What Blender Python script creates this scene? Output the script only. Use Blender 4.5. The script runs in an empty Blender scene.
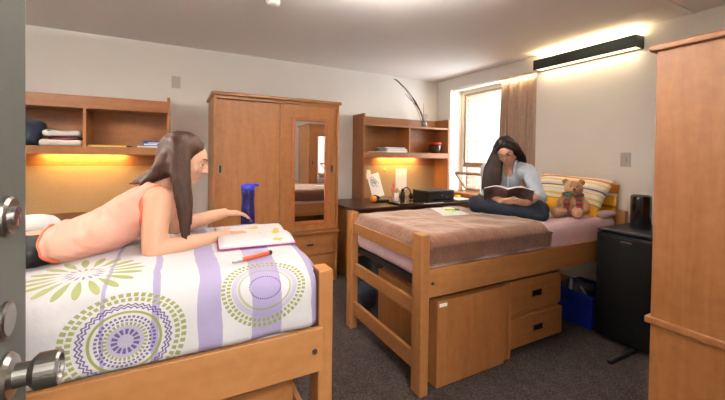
import bpy, bmesh, math, random
from mathutils import Vector, Matrix, noise
random.seed(7)
C = bpy.context.scene.collection
SC = bpy.context.scene
V = Vector
PI = math.pi

# ------------------------------------------------------------------ materials
class E:
    """tiny expression builder on shader Math nodes"""
    def __init__(s, nt, sock): s.nt = nt; s.s = sock
    def op(s, o, b=None, c=None):
        n = s.nt.nodes.new('ShaderNodeMath'); n.operation = o
        for i, v in enumerate((s, b, c)):
            if v is None: continue
            if isinstance(v, E): s.nt.links.new(v.s, n.inputs[i])
            else: n.inputs[i].default_value = v
        return E(s.nt, n.outputs[0])
    def __add__(s, b): return s.op('ADD', b)
    def __sub__(s, b): return s.op('SUBTRACT', b)
    def __mul__(s, b): return s.op('MULTIPLY', b)
    def __truediv__(s, b): return s.op('DIVIDE', b)
    def lt(s, b): return s.op('LESS_THAN', b)
    def gt(s, b): return s.op('GREATER_THAN', b)
    def sin(s): return s.op('SINE')
    def abs(s): return s.op('ABSOLUTE')
    def max(s, b): return s.op('MAXIMUM', b)
    def min(s, b): return s.op('MINIMUM', b)
    def frac(s): return s.op('FRACT')
    def band(s, a, b): return s.gt(a) * s.lt(b)

def lin(c):
    return tuple(((x / 12.92) if x <= .04045 else ((x + .055) / 1.055) ** 2.4) for x in c)
def rgb(r, g, b): return lin((r / 255, g / 255, b / 255))

def new_mat(name):
    m = bpy.data.materials.new(name); m.use_nodes = True
    nt = m.node_tree; b = nt.nodes['Principled BSDF']
    return m, nt, b

def mat(name, col, rough=.6, metal=0, var=.0, scale=20, bump=0, bscale=60, stretch=(1, 1, 1), sheen=0, emit=None, es=0, spec=.5, trans=0, coat=0):
    m, nt, b = new_mat(name)
    b.inputs['Base Color'].default_value = (*col, 1)
    b.inputs['Roughness'].default_value = rough
    b.inputs['Metallic'].default_value = metal
    b.inputs['Specular IOR Level'].default_value = spec
    b.inputs['Transmission Weight'].default_value = trans
    b.inputs['Coat Weight'].default_value = coat
    if sheen:
        b.inputs['Sheen Weight'].default_value = sheen
        b.inputs['Sheen Roughness'].default_value = .45; b.inputs['Sheen Tint'].default_value = (1, .80, .68, 1)
    if emit:
        b.inputs['Emission Color'].default_value = (*emit, 1); b.inputs['Emission Strength'].default_value = es
    if var or bump:
        tc = nt.nodes.new('ShaderNodeTexCoord'); mp = nt.nodes.new('ShaderNodeMapping')
        mp.inputs['Scale'].default_value = stretch
        nt.links.new(tc.outputs['Object'], mp.inputs['Vector'])
    if var:
        n = nt.nodes.new('ShaderNodeTexNoise'); n.inputs['Scale'].default_value = scale; n.inputs['Detail'].default_value = 4
        r = nt.nodes.new('ShaderNodeValToRGB')
        r.color_ramp.elements[0].position = .3; r.color_ramp.elements[1].position = .7
        r.color_ramp.elements[0].color = (*[c * (1 - var) for c in col], 1)
        r.color_ramp.elements[1].color = (*[min(1, c * (1 + var)) for c in col], 1)
        nt.links.new(mp.outputs[0], n.inputs['Vector']); nt.links.new(n.outputs[0], r.inputs[0]); nt.links.new(r.outputs[0], b.inputs['Base Color'])
    if bump:
        n = nt.nodes.new('ShaderNodeTexNoise'); n.inputs['Scale'].default_value = bscale; n.inputs['Detail'].default_value = 5
        bp = nt.nodes.new('ShaderNodeBump'); bp.inputs['Strength'].default_value = bump; bp.inputs['Distance'].default_value = .01
        nt.links.new(mp.outputs[0], n.inputs['Vector']); nt.links.new(n.outputs[0], bp.inputs['Height']); nt.links.new(bp.outputs[0], b.inputs['Normal'])
    return m

def wood(name, axis, dark, light, rough=.42, scale=26):
    m, nt, b = new_mat(name)
    tc = nt.nodes.new('ShaderNodeTexCoord'); mp = nt.nodes.new('ShaderNodeMapping')
    s = [1, 1, 1]; s[axis] = .09
    mp.inputs['Scale'].default_value = s
    nt.links.new(tc.outputs['Object'], mp.inputs['Vector'])
    n = nt.nodes.new('ShaderNodeTexNoise'); n.inputs['Scale'].default_value = scale; n.inputs['Detail'].default_value = 6; n.inputs['Distortion'].default_value = .6
    n2 = nt.nodes.new('ShaderNodeTexNoise'); n2.inputs['Scale'].default_value = 9; n2.inputs['Detail'].default_value = 3
    nt.links.new(mp.outputs[0], n.inputs['Vector']); nt.links.new(mp.outputs[0], n2.inputs['Vector'])
    n3 = nt.nodes.new('ShaderNodeTexNoise'); n3.inputs['Scale'].default_value = 24; n3.inputs['Detail'].default_value = 5
    nt.links.new(tc.outputs['Object'], n3.inputs['Vector'])
    f = E(nt, n.outputs[0]) * .45 + E(nt, n2.outputs[0]) * .25 + E(nt, n3.outputs[0]) * .3
    r = nt.nodes.new('ShaderNodeValToRGB'); r.color_ramp.elements[0].position = .32; r.color_ramp.elements[1].position = .68
    r.color_ramp.elements[0].color = (*dark, 1); r.color_ramp.elements[1].color = (*light, 1)
    nt.links.new(f.s, r.inputs[0]); nt.links.new(r.outputs[0], b.inputs['Base Color'])
    b.inputs['Roughness'].default_value = rough
    return m

WD, WL = rgb(142, 88, 45), rgb(170, 115, 65)
W = [wood('maple_x', 0, WD, WL), wood('maple_y', 1, WD, WL), wood('maple_z', 2, WD, WL)]
BD, BL = rgb(152, 98, 53), rgb(178, 125, 75)
B = [wood('bed_maple_x', 0, BD, BL, scale=16), wood('bed_maple_y', 1, BD, BL, scale=16), wood('bed_maple_z', 2, BD, BL, scale=16)]
M = {}
M['wall'] = mat('wall_paint', rgb(238, 235, 230), .9, bump=.05, bscale=250)
M['ceil'] = mat('ceiling_paint', rgb(232, 228, 225), .95, bump=.04, bscale=200)
M['desktop'] = wood('dark_laminate', 0, rgb(50, 24, 20), rgb(72, 36, 28), .35)
M['dark'] = mat('black_gap', rgb(28, 20, 16), .8)
M['black'] = mat('black_plastic', rgb(20, 20, 21), .45)
M['gloss'] = mat('gloss_black', rgb(12, 12, 13), .16)
M['fridge'] = mat('fridge_black', rgb(7, 7, 8), .42, bump=.03, bscale=300, spec=.25)
M['steel'] = mat('brushed_steel', rgb(136, 132, 126), .33, 1, var=.1, scale=60, stretch=(1, 1, 8))
M['chrome'] = mat('chrome', rgb(215, 215, 215), .1, 1)
M['alu'] = mat('window_aluminium', rgb(222, 212, 196), .5, .1)
M['plate'] = mat('satin_plate', rgb(186, 182, 174), .4, .35)
M['bronze'] = mat('window_sash_metal', rgb(150, 134, 115), .5, .3)
M['mirror'] = mat('mirror_glass', (.93, .94, .93), .01, 1)
M['white'] = mat('white_plastic', rgb(235, 232, 226), .5)
M['paper'] = mat('white_paper', rgb(240, 238, 232), .8)
M['doorpaint'] = mat('door_paint', rgb(76, 79, 73), .6, bump=.03, bscale=150)
M['orange'] = mat('orange_peel', rgb(245, 140, 20), .5, bump=.1, bscale=200)
M['penorange'] = mat('orange_plastic', rgb(238, 84, 40), .35)
M['red'] = mat('red_plastic', rgb(190, 25, 32), .35)
M['pink'] = mat('pink_plastic', rgb(230, 20, 110), .35)
M['yellow'] = mat('yellow_plastic', rgb(240, 200, 40), .5)
M['green'] = mat('green_plastic', rgb(60, 140, 60), .5)
M['blue'] = mat('blue_bin_plastic', rgb(12, 40, 140), .5)
M['bluebox'] = mat('blue_card', rgb(30, 80, 165), .6)
M['navy'] = mat('navy_cloth', rgb(28, 34, 52), .9, var=.3, scale=30, bump=.3, bscale=40)
M['maroon'] = mat('maroon_cloth', rgb(92, 22, 34), .8, var=.3, scale=40, bump=.1)
M['tan'] = mat('cork_board', rgb(176, 144, 102), .9, var=.08, scale=120, bump=.05, bscale=300)
M['diff'] = mat('lit_diffuser', (.9, .8, .6), .5, emit=(1, .74, .42), es=1.0)
M['taskdiff'] = mat('lit_task_diffuser', (.9, .8, .6), .5, emit=(1, .6, .2), es=6)
M['ceildiff'] = mat('lit_ceiling_diffuser', (.9, .9, .9), .5, emit=(1, .93, .85), es=2)
M['skin'] = mat('skin', rgb(200, 152, 124), .5, var=.04, scale=12)
M['skin2'] = mat('skin_fair', rgb(200, 150, 126), .55, var=.05, scale=12)
M['lip'] = mat('lips', rgb(196, 112, 106), .45)
M['eyew'] = mat('eye_white', rgb(235, 230, 225), .3)
M['iris'] = mat('iris_dark', rgb(40, 28, 22), .2)
M['brow'] = mat('brow_hair', rgb(50, 32, 24), .8)
M['hair1'] = mat('brown_hair', rgb(60, 35, 22), .55, var=.32, scale=60, spec=.3, stretch=(3, 3, .14), bump=.12, bscale=80)
M['hair2'] = mat('dark_brown_hair', rgb(32, 18, 13), .6, spec=.3, var=.3, scale=55, stretch=(3, 3, .14), bump=.12, bscale=80)
M['blouse'] = mat('peach_blouse', rgb(226, 168, 148), .85, var=.03, scale=10, bump=.55, bscale=20)
M['blousehem'] = mat('coral_trim', rgb(222, 112, 82), .8)
M['leggings'] = mat('black_leggings', rgb(20, 20, 24), .85)
M['shirt'] = mat('pale_blue_shirt', rgb(196, 207, 222), .85, var=.05, scale=25, bump=.25, bscale=22)
M['jeans'] = mat('navy_jeans', rgb(17, 23, 40), .9, var=.25, scale=30, bump=.15, bscale=50)
M['sock'] = mat('white_sock', rgb(232, 228, 226), .9)
M['sheet'] = mat('pink_sheet', rgb(222, 190, 200), .9, var=.07, scale=8, bump=.2, bscale=9)
M['plush'] = mat('brown_plush', rgb(110, 69, 49), .95, var=.16, scale=16, bump=.4, bscale=45, sheen=1)
M['bear'] = mat('bear_fur', rgb(182, 138, 104), .95, var=.18, scale=60, bump=.7, bscale=110, sheen=.3)
M['whitecloth'] = mat('white_cloth', rgb(228, 224, 220), .9, bump=.2, bscale=12)
M['brownstem'] = mat('dried_stem', rgb(120, 92, 66), .9)
M['darkreed'] = mat('dark_reed', rgb(72, 46, 32), .9, var=.3, scale=80)
M['glass'] = mat('clear_glass', (.9, .95, .95), .02, trans=1, spec=.5)
M['pane'] = None
M['brick'] = None
M['jar'] = mat('smoky_jar', rgb(150, 120, 105), .08, trans=.8)
M['bottle'] = mat('indigo_bottle', rgb(44, 36, 105), .15, trans=.35, var=.3, scale=18)
M['bluelid'] = mat('blue_lid', rgb(28, 40, 160), .35)
M['skirt'] = mat('bin_stuff', rgb(170, 175, 180), .4, .5)
M['printed'] = mat('printed_cover', rgb(98, 74, 74), .5, var=.55, scale=16)
M['magazine'] = mat('magazine_cover', rgb(190, 180, 176), .5, var=.25, scale=40)

def glass_pane():
    m, nt, b = new_mat('window_glass')
    out = nt.nodes['Material Output']
    t = nt.nodes.new('ShaderNodeBsdfTransparent'); t.inputs[0].default_value = (.97, .98, .98, 1)
    g = nt.nodes.new('ShaderNodeBsdfGlossy'); g.inputs['Roughness'].default_value = .02
    mx = nt.nodes.new('ShaderNodeMixShader'); mx.inputs[0].default_value = .06
    nt.links.new(t.outputs[0], mx.inputs[1]); nt.links.new(g.outputs[0], mx.inputs[2]); nt.links.new(mx.outputs[0], out.inputs[0])
    return m
M['pane'] = glass_pane()

def mixcol(nt, fac, a, b):
    n = nt.nodes.new('ShaderNodeMix'); n.data_type = 'RGBA'
    if isinstance(fac, E): nt.links.new(fac.s, n.inputs[0])
    else: n.inputs[0].default_value = fac
    for i, c in ((6, a), (7, b)):
        if isinstance(c, tuple): n.inputs[i].default_value = (*c, 1)
        else: nt.links.new(c, n.inputs[i])
    return n.outputs[2]

def coords(nt):
    tc = nt.nodes.new('ShaderNodeTexCoord'); sp = nt.nodes.new('ShaderNodeSeparateXYZ')
    nt.links.new(tc.outputs['Object'], sp.inputs[0])
    return [E(nt, sp.outputs[i]) for i in range(3)], tc

def carpet():
    m, nt, b = new_mat('carpet')
    (x, y, z), tc = coords(nt)
    n = nt.nodes.new('ShaderNodeTexNoise'); n.inputs['Scale'].default_value = 95; n.inputs['Detail'].default_value = 4
    n2 = nt.nodes.new('ShaderNodeTexNoise'); n2.inputs['Scale'].default_value = 14
    nt.links.new(tc.outputs['Object'], n.inputs['Vector']); nt.links.new(tc.outputs['Object'], n2.inputs['Vector'])
    f = E(nt, n.outputs[0]) * .8 + E(nt, n2.outputs[0]) * .2
    r = nt.nodes.new('ShaderNodeValToRGB'); r.color_ramp.elements[0].position = .35; r.color_ramp.elements[1].position = .66
    r.color_ramp.elements[0].color = (*rgb(46, 39, 37), 1); r.color_ramp.elements[1].color = (*rgb(86, 75, 71), 1)
    nt.links.new(f.s, r.inputs[0]); nt.links.new(r.outputs[0], b.inputs['Base Color'])
    bp = nt.nodes.new('ShaderNodeBump'); bp.inputs['Strength'].default_value = .6; bp.inputs['Distance'].default_value = .01
    nt.links.new(n.outputs[0], bp.inputs['Height']); nt.links.new(bp.outputs[0], b.inputs['Normal'])
    b.inputs['Roughness'].default_value = 1; b.inputs['Specular IOR Level'].default_value = .1
    return m
M['carpet'] = carpet()

def brick():
    m, nt, b = new_mat('brick')
    (x, y, z), tc = coords(nt)
    cb = nt.nodes.new('ShaderNodeCombineXYZ'); nt.links.new((x + y).s, cb.inputs[0]); nt.links.new(z.s, cb.inputs[1])
    t = nt.nodes.new('ShaderNodeTexBrick')
    t.inputs['Color1'].default_value = (*rgb(176, 130, 108), 1); t.inputs['Color2'].default_value = (*rgb(196, 156, 132), 1)
    t.inputs['Mortar'].default_value = (*rgb(215, 208, 200), 1); t.inputs['Scale'].default_value = 1
    t.inputs['Brick Width'].default_value = .2; t.inputs['Row Height'].default_value = .07; t.inputs['Mortar Size'].default_value = .006
    nt.links.new(cb.outputs[0], t.inputs['Vector']); nt.links.new(t.outputs[0], b.inputs['Base Color'])
    b.inputs['Roughness'].default_value = .9
    return m
M['brick'] = brick()

def duvet_mat():
    m, nt, b = new_mat('patterned_duvet')
    (x, y, z), tc = coords(nt)
    u = x; v = (y - 1.18) + (z - .88)
    nz = nt.nodes.new('ShaderNodeTexNoise'); nz.inputs['Scale'].default_value = 7
    nt.links.new(tc.outputs['Object'], nz.inputs['Vector'])
    wob = (E(nt, nz.outputs[0]) - .5) * .03
    uu = u + wob
    white, lav, purple, green = rgb(190, 187, 189), rgb(144, 132, 172), rgb(78, 56, 118), rgb(130, 138, 62)
    bands = uu.band(.06, .128)
    for a, c in ((.218, .318), (.425, .6), (-.062, -.042), (-.186, -.176), (-.62, -.5), (-.9, -.8), (-1.2, -1.1)):
        bands = bands.max(uu.band(a, c))
    col = mixcol(nt, bands * .85, white, lav)
    def polar(cu, cv):
        du = u - cu; dv = v - cv
        r = (du * du + dv * dv).op('SQRT'); th = dv.op('ARCTAN2', du)
        return r, th
    def dots(r, th, rad, w, n, ph=0.0):
        return r.band(rad - w, rad + w) * ((th * float(n) + ph).sin().gt(-.35))
    def zig(r, th, rad, w, n):
        k = ((th * float(n)).sin()) * .006
        return (r + k).band(rad - w, rad + w)
    # two big dotted ring medallions
    for cu, cv, s in ((.265, -.03, .135), (-.125, -.125, .15), (-.42, .62, .15), (.12, .55, .13), (-.75, -.05, .15), (-.85, .45, .15), (-1.2, .2, .15)):
        r, th = polar(cu, cv); r = r / s
        g = dots(r, th, .98, .045, 50).max(dots(r, th, .865, .042, 50, 1.6))
        p = r.band(.0, .0)
        if s > .14:
            for q in (.74, .68): p = p.max((r + ((th * 40.0).sin()) * .02).band(q - .018, q + .018))
            g = g.max(r.band(.55, .60)).max(dots(r, th, .33, .03, 30))
            p = p.max(dots(r, th, .47, .025, 40)).max(dots(r, th, .40, .02, 34)).max(dots(r, th, .18, .05, 14))
            col = mixcol(nt, r.band(.0, .3) * .6, col, lav)
        else:
            g = g.max(r.band(.60, .66) * .6)
            p = p.max(dots(r, th, .38, .02, 44))
            col = mixcol(nt, r.band(.68, .80) * .5, col, lav)
            col = mixcol(nt, r.band(.0, .36) * .35, col, lav)
        col = mixcol(nt, g * .92, col, green)
        col = mixcol(nt, p * .85, col, purple)
    # green petal flowers
    for cu, cv in ((-.245, .19), (-.62, .3), (.0, .85), (-1.0, .8)):
        r, th = polar(cu, cv)
        pet = (r - .112).abs()
        w = ((th * 19.0).sin() + .18) * .9
        col = mixcol(nt, (pet / .044).op('POWER', 2.0).lt(w) * .85, col, green)
        w2 = ((th * 16.0).sin() + .1)
        col = mixcol(nt, ((r - .04).abs() / .012).lt(w2) * .7, col, purple)
    nt.links.new(col, b.inputs['Base Color'])
    b.inputs['Roughness'].default_value = .9
    bn = nt.nodes.new('ShaderNodeTexNoise'); bn.inputs['Scale'].default_value = 9; bn.inputs['Detail'].default_value = 4
    nt.links.new(tc.outputs['Object'], bn.inputs['Vector'])
    bp = nt.nodes.new('ShaderNodeBump'); bp.inputs['Strength'].default_value = .35; bp.inputs['Distance'].default_value = .02
    nt.links.new(bn.outputs[0], bp.inputs['Height']); nt.links.new(bp.outputs[0], b.inputs['Normal'])
    return m

def stripes_mat(name, axis, stops, period=None, rough=.85, bump=.2):
    """stops: list of (upper coordinate, colour) along an object axis"""
    m, nt, b = new_mat(name)
    xyz, tc = coords(nt); t = xyz[axis]
    if period: t = (t / period).frac() * period
    col = stops[-1][1]
    for lim, c in reversed(stops[:-1]):
        col = mixcol(nt, t.lt(lim), col, c)
    if isinstance(col, tuple): b.inputs['Base Color'].default_value = (*col, 1)
    else: nt.links.new(col, b.inputs['Base Color'])
    b.inputs['Roughness'].default_value = rough
    if bump:
        bn = nt.nodes.new('ShaderNodeTexNoise'); bn.inputs['Scale'].default_value = 12
        nt.links.new(tc.outputs['Object'], bn.inputs['Vector'])
        bp = nt.nodes.new('ShaderNodeBump'); bp.inputs['Strength'].default_value = bump; bp.inputs['Distance'].default_value = .02
        nt.links.new(bn.outputs[0], bp.inputs['Height']); nt.links.new(bp.outputs[0], b.inputs['Normal'])
    return m

def print_mat(name, base, blots, scale=30, thr=.62):
    """paper with printed blotches in a few colours"""
    m, nt, b = new_mat(name)
    tc = nt.nodes.new('ShaderNodeTexCoord')
    col = base
    for i, (c, t) in enumerate(blots):
        mp = nt.nodes.new('ShaderNodeMapping'); mp.inputs['Location'].default_value = (i * 3.7, i * 1.9, 0)
        n = nt.nodes.new('ShaderNodeTexNoise'); n.inputs['Scale'].default_value = scale; n.inputs['Detail'].default_value = 3
        nt.links.new(tc.outputs['Object'], mp.inputs[0]); nt.links.new(mp.outputs[0], n.inputs['Vector'])
        col = mixcol(nt, E(nt, n.outputs[0]).gt(t), col, c)
    nt.links.new(col, b.inputs['Base Color']); b.inputs['Roughness'].default_value = .6
    return m

# ------------------------------------------------------------------ mesh helpers
def bm_(): return bmesh.new()

def box(bm, a, b):
    x0, y0, z0 = a; x1, y1, z1 = b
    vs = [bm.verts.new(p) for p in ((x0, y0, z0), (x1, y0, z0), (x1, y1, z0), (x0, y1, z0), (x0, y0, z1), (x1, y0, z1), (x1, y1, z1), (x0, y1, z1))]
    for f in ((3, 2, 1, 0), (4, 5, 6, 7), (0, 1, 5, 4), (1, 2, 6, 5), (2, 3, 7, 6), (3, 0, 4, 7)): bm.faces.new([vs[i] for i in f])
    return bm

def frame_of(d):
    d = V(d).normalized(); a = V((0, 0, 1)) if abs(d.z) < .9 else V((1, 0, 0))
    u = d.cross(a).normalized(); return d, u, d.cross(u)

def loft(bm, rings, cap=True, close=True):
    R = [[bm.verts.new(p) for p in r] for r in rings]; n = len(R[0])
    for a, b in zip(R, R[1:]):
        for i in range(n if close else n - 1): bm.faces.new((a[i], a[(i + 1) % n], b[(i + 1) % n], b[i]))
    if cap:
        bm.faces.new(list(reversed(R[0]))); bm.faces.new(R[-1])
    return bm

def cyl(bm, p0, p1, r0, r1=None, n=24):
    r1 = r0 if r1 is None else r1; p0 = V(p0); p1 = V(p1); d, u, w = frame_of(p1 - p0)
    return loft(bm, [[p + (u * math.cos(2 * PI * i / n) + w * math.sin(2 * PI * i / n)) * r for i in range(n)] for p, r in ((p0, r0), (p1, r1))])

def tube(bm, pts, r, n=10):
    pts = [V(p) for p in pts]; rings = []; prev = None
    for k, p in enumerate(pts):
        d = (pts[min(k + 1, len(pts) - 1)] - pts[max(k - 1, 0)]).normalized()
        if prev is None: _, u, _ = frame_of(d)
        else: u = (prev - d * prev.dot(d)).normalized()
        prev = u; w = d.cross(u); rr = r[k] if isinstance(r, (list, tuple)) else r
        rings.append([p + (u * math.cos(2 * PI * i / n) + w * math.sin(2 * PI * i / n)) * rr for i in range(n)])
    return loft(bm, rings)

def lathe(bm, prof, c=(0, 0, 0), n=32, axis=None):
    c = V(c); d, u, w = frame_of(axis or (0, 0, 1))
    return loft(bm, [[c + d * h + (u * math.cos(2 * PI * i / n) + w * math.sin(2 * PI * i / n)) * max(r, 1e-4) for i in range(n)] for r, h in prof])

def ball(bm, c, r, seg=20, rot=None):
    r = (r, r, r) if isinstance(r, (int, float)) else r
    mtx = Matrix.Translation(V(c)) @ (rot.to_4x4() if rot else Matrix()) @ Matrix.Diagonal((*r, 1))
    bmesh.ops.create_uvsphere(bm, u_segments=seg, v_segments=max(8, seg * 2 // 3), radius=1, matrix=mtx)
    return bm

def cap(bm, p0, p1, r0, r1=None, n=16):
    """tapered capsule"""
    r1 = r0 if r1 is None else r1; p0 = V(p0); p1 = V(p1)
    if (p1 - p0).length < 1e-5: return ball(bm, p0, r0, n)
    d, u, w = frame_of(p1 - p0); rings = []
    for s, p, r in ((-1, p0, r0), (1, p1, r1)):
        angs = [k * PI / 2 / 4 for k in range(5)]
        angs = list(reversed(angs)) if s < 0 else angs
        for a in angs:
            rr = max(r * math.cos(a), r * .02)
            rings.append([p + d * (s * r * math.sin(a)) + (u * math.cos(2 * PI * i / n) + w * math.sin(2 * PI * i / n)) * rr for i in range(n)])
    return loft(bm, rings)

def chain(bm, pts, rs, n=16):
    for (a, b), (ra, rb) in zip(zip(pts, pts[1:]), zip(rs, rs[1:])): cap(bm, a, b, ra, rb, n)
    return bm

def rbox(bm, a, b, r, step=.03, amp=0, fs=4, seed=0, clampz=None):
    """soft rounded box, optionally rumpled"""
    a = V(a); b = V(b); dims = b - a
    tmp = bmesh.new()
    n = [max(2, int(dims[i] / step)) for i in range(3)]
    idx = {}
    def vert(i, j, k):
        key = (i, j, k)
        if key not in idx: idx[key] = tmp.verts.new((a.x + dims.x * i / n[0], a.y + dims.y * j / n[1], a.z + dims.z * k / n[2]))
        return idx[key]
    for ax in range(3):
        o = [x for x in range(3) if x != ax]
        for side in (0, n[ax]):
            for i in range(n[o[0]]):
                for j in range(n[o[1]]):
                    q = []
                    for di, dj in ((0, 0), (1, 0), (1, 1), (0, 1)):
                        t = [0, 0, 0]; t[ax] = side; t[o[0]] = i + di; t[o[1]] = j + dj; q.append(vert(*t))
                    if (side == 0) != (ax == 1): q.reverse()
                    tmp.faces.new(q)
    for v in tmp.verts:
        p = v.co
        q = V([min(max(p[i], a[i] + min(r, dims[i] / 2.001)), b[i] - min(r, dims[i] / 2.001)) for i in range(3)])
        d = p - q
        if d.length > 1e-6:
            d.normalize(); rr = min(r, *(x / 2 for x in dims)); p2 = q + d * rr
        else: p2 = p; d = V((0, 0, 0))
        if amp: p2 = p2 + (d if d.length else V((0, 0, 1))) * amp * noise.noise(p * fs + V((seed, seed, 0)))
        if p2.z < a.z: p2.z = a.z
        v.co = p2
    bmesh.ops.recalc_face_normals(tmp, faces=tmp.faces)
    me = bpy.data.meshes.new('t'); tmp.to_mesh(me); tmp.free(); bm.from_mesh(me); bpy.data.meshes.remove(me)
    return bm

def xform(bm, m):
    bm.transform(m); return bm

# ------------------------------------------------------------------ object helpers
ORIG = {}
def obj(name, bm, m, parent=None, bevel=0, smooth=False, world=True, seg=2):
    bmesh.ops.recalc_face_normals(bm, faces=bm.faces)
    top = parent
    while top is not None and top.parent: top = top.parent
    off = None
    if parent is not None:
        off = ORIG.get(top.name, V((0, 0, 0))) if world else V((0, 0, 0))
    elif world:
        xs = [v.co for v in bm.verts]
        lo = V([min(c[i] for c in xs) for i in range(3)]); hi = V([max(c[i] for c in xs) for i in range(3)])
        off = V(((lo.x + hi.x) / 2, (lo.y + hi.y) / 2, lo.z))
    if off is not None and off.length: bm.transform(Matrix.Translation(-off))
    me = bpy.data.meshes.new(name); bm.to_mesh(me); bm.free()
    o = bpy.data.objects.new(name, me); C.objects.link(o)
    me.materials.append(m)
    if parent is not None: o.parent = parent
    elif off is not None: o.location = off; ORIG[o.name] = off.copy()
    if smooth:
        for p in me.polygons: p.use_smooth = True
    if bevel:
        b = o.modifiers.new('bevel', 'BEVEL'); b.width = bevel; b.segments = seg; b.limit_method = 'ANGLE'; b.angle_limit = math.radians(40)
        for p in me.polygons: p.use_smooth = True
        w = o.modifiers.new('wn', 'WEIGHTED_NORMAL'); w.keep_sharp = True
    return o

def thing(name, label, cat, loc=(0, 0, 0), rotz=0, group=None):
    o = bpy.data.objects.new(name, None); C.objects.link(o); o.empty_display_size = .1
    o.location = loc; o.rotation_euler = (0, 0, rotz); o['label'] = label; o['category'] = cat
    if group: o['group'] = group
    ORIG[o.name] = V(loc)
    return o

def tag(o, label, cat, group=None):
    o['label'] = label; o['category'] = cat
    if group: o['group'] = group
    return o

def struct(name, bm, m, parent=None, bevel=0, smooth=False):
    o = obj(name, bm, m, parent, bevel, smooth)
    if parent is None: o['kind'] = 'structure'
    return o

def dup(root, loc, rotz, label, group=None):
    r = root.copy(); C.objects.link(r); r.location = loc; r.rotation_euler = (0, 0, rotz); r['label'] = label
    if group: r['group'] = group
    for ch in list(root.children):
        c = ch.copy(); C.objects.link(c); c.parent = r
        for g in ch.children:
            d = g.copy(); C.objects.link(d); d.parent = c
    return r

def flesh(name, bm, m, parent, voxel=.006, smooth=5, post=None, keep_world=True):
    """weld overlapping lumps into one continuous skin"""
    bmesh.ops.recalc_face_normals(bm, faces=bm.faces)
    me = bpy.data.meshes.new('tmp'); bm.to_mesh(me); bm.free()
    t = bpy.data.objects.new('tmp', me); C.objects.link(t)
    r = t.modifiers.new('r', 'REMESH'); r.mode = 'VOXEL'; r.voxel_size = voxel
    s = t.modifiers.new('s', 'SMOOTH'); s.factor = .5; s.iterations = smooth
    dg = bpy.context.evaluated_depsgraph_get()
    nm = bpy.data.meshes.new_from_object(t.evaluated_get(dg))
    bpy.data.objects.remove(t); bpy.data.meshes.remove(me)
    b2 = bmesh.new(); b2.from_mesh(nm); bpy.data.meshes.remove(nm)
    if post:
        b2.normal_update()
        for v in b2.verts: v.co = post(v.co, v.normal)
    return obj(name, b2, m, parent, smooth=True)

# ------------------------------------------------------------------ the room
CZ = 2.34; XR = 3.26; YB = 3.9; XL = -1.68; YF = -.2
struct('floor', box(bm_(), (XL - .1, -1.7, -.05), (XR + .35, YB + .1, 0)), M['carpet'])
struct('ceiling', box(bm_(), (XL - .1, -1.7, CZ), (XR + .35, YB + .1, CZ + .08)), M['ceil'])
struct('trim_1', box(bm_(), (2.2, 1.115, CZ - .006), (XR, 1.15, CZ + .002)), M['white'])
struct('wall_back', box(bm_(), (XL - .1, YB, 0), (XR + .35, YB + .1, CZ)), M['wall'])
struct('wall_left', box(bm_(), (XL - .1, -1.7, 0), (XL, YB, CZ)), M['wall'])
wf = bm_()
box(wf, (XL, YF - .12, 0), (-.24, YF, CZ)); box(wf, (.72, YF - .12, 0), (XR, YF, CZ)); box(wf, (-.24, YF - .12, 2.12), (.72, YF, CZ))
struct('wall_front', wf, M['wall'])
struct('wall_hall', box(bm_(), (XL, -1.8, 0), (XR + .35, -1.7, CZ)), M['wall'])
# right wall with the window opening (inner leaf plastered, outer leaf brick)
OY0, OY1, OZ0, OZ1 = 2.36, 3.64, .80, 2.19
def pierced(bm, x0, x1, y0, y1, z0, z1, g=0):
    box(bm, (x0, -1.7, 0), (x1, y0, CZ)); box(bm, (x0, y1, 0), (x1, YB, CZ))
    box(bm, (x0, y0, 0), (x1, y1, z0)); box(bm, (x0, y0, z1), (x1, y1, CZ)); return bm
struct('wall_right', pierced(bm_(), XR, XR + .28, OY0, OY1, OZ0, OZ1), M['wall'])
struct('wall_exterior', pierced(bm_(), XR + .281, XR + .62, OY0 + .03, OY1 - .05, OZ0 + .03, OZ1 - .03), M['brick'])
fx0, fx1 = XR + .20, XR + .255
wm = thing('window_1', 'metal framed window with a tilted lower pane in a deep white recess', 'window', (XR + .22, 3.0, OZ0)); wm['kind'] = 'structure'
def rect_frame(bm, x0, x1, y0, y1, z0, z1, t):
    box(bm, (x0, y0, z0), (x1, y0 + t, z1)); box(bm, (x0, y1 - t, z0), (x1, y1, z1))
    box(bm, (x0, y0 + t, z0), (x1, y1 - t, z0 + t)); box(bm, (x0, y0 + t, z1 - t), (x1, y1 - t, z1)); return bm
obj('frame', rect_frame(bm_(), fx0, fx1, OY0, OY1, OZ0, OZ1, .045), M['alu'], wm, .003)
sash = obj('upper_sash', rect_frame(bm_(), fx0 + .01, fx1 - .01, OY0 + .045, OY1 - .045, 1.19, OZ1 - .045, .03), M['bronze'], wm, .002)
obj('pane', box(bm_(), (fx0 + .022, OY0 + .07, 1.22), (fx0 + .028, OY1 - .07, OZ1 - .075)), M['pane'], sash)
obj('recess_fill_strip', box(bm_(), (XR + .02, OY0 + .02, OZ1 - .012), (XR + .05, OY1 - .02, OZ1 - .001)), M['white'], wm)  # invented strip, added to go with the warm glow in the recess
obj('transom', box(bm_(), (fx0 - .005, OY0 + .045, 1.155), (fx1, OY1 - .045, 1.19)), M['bronze'], wm, .002)
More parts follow.
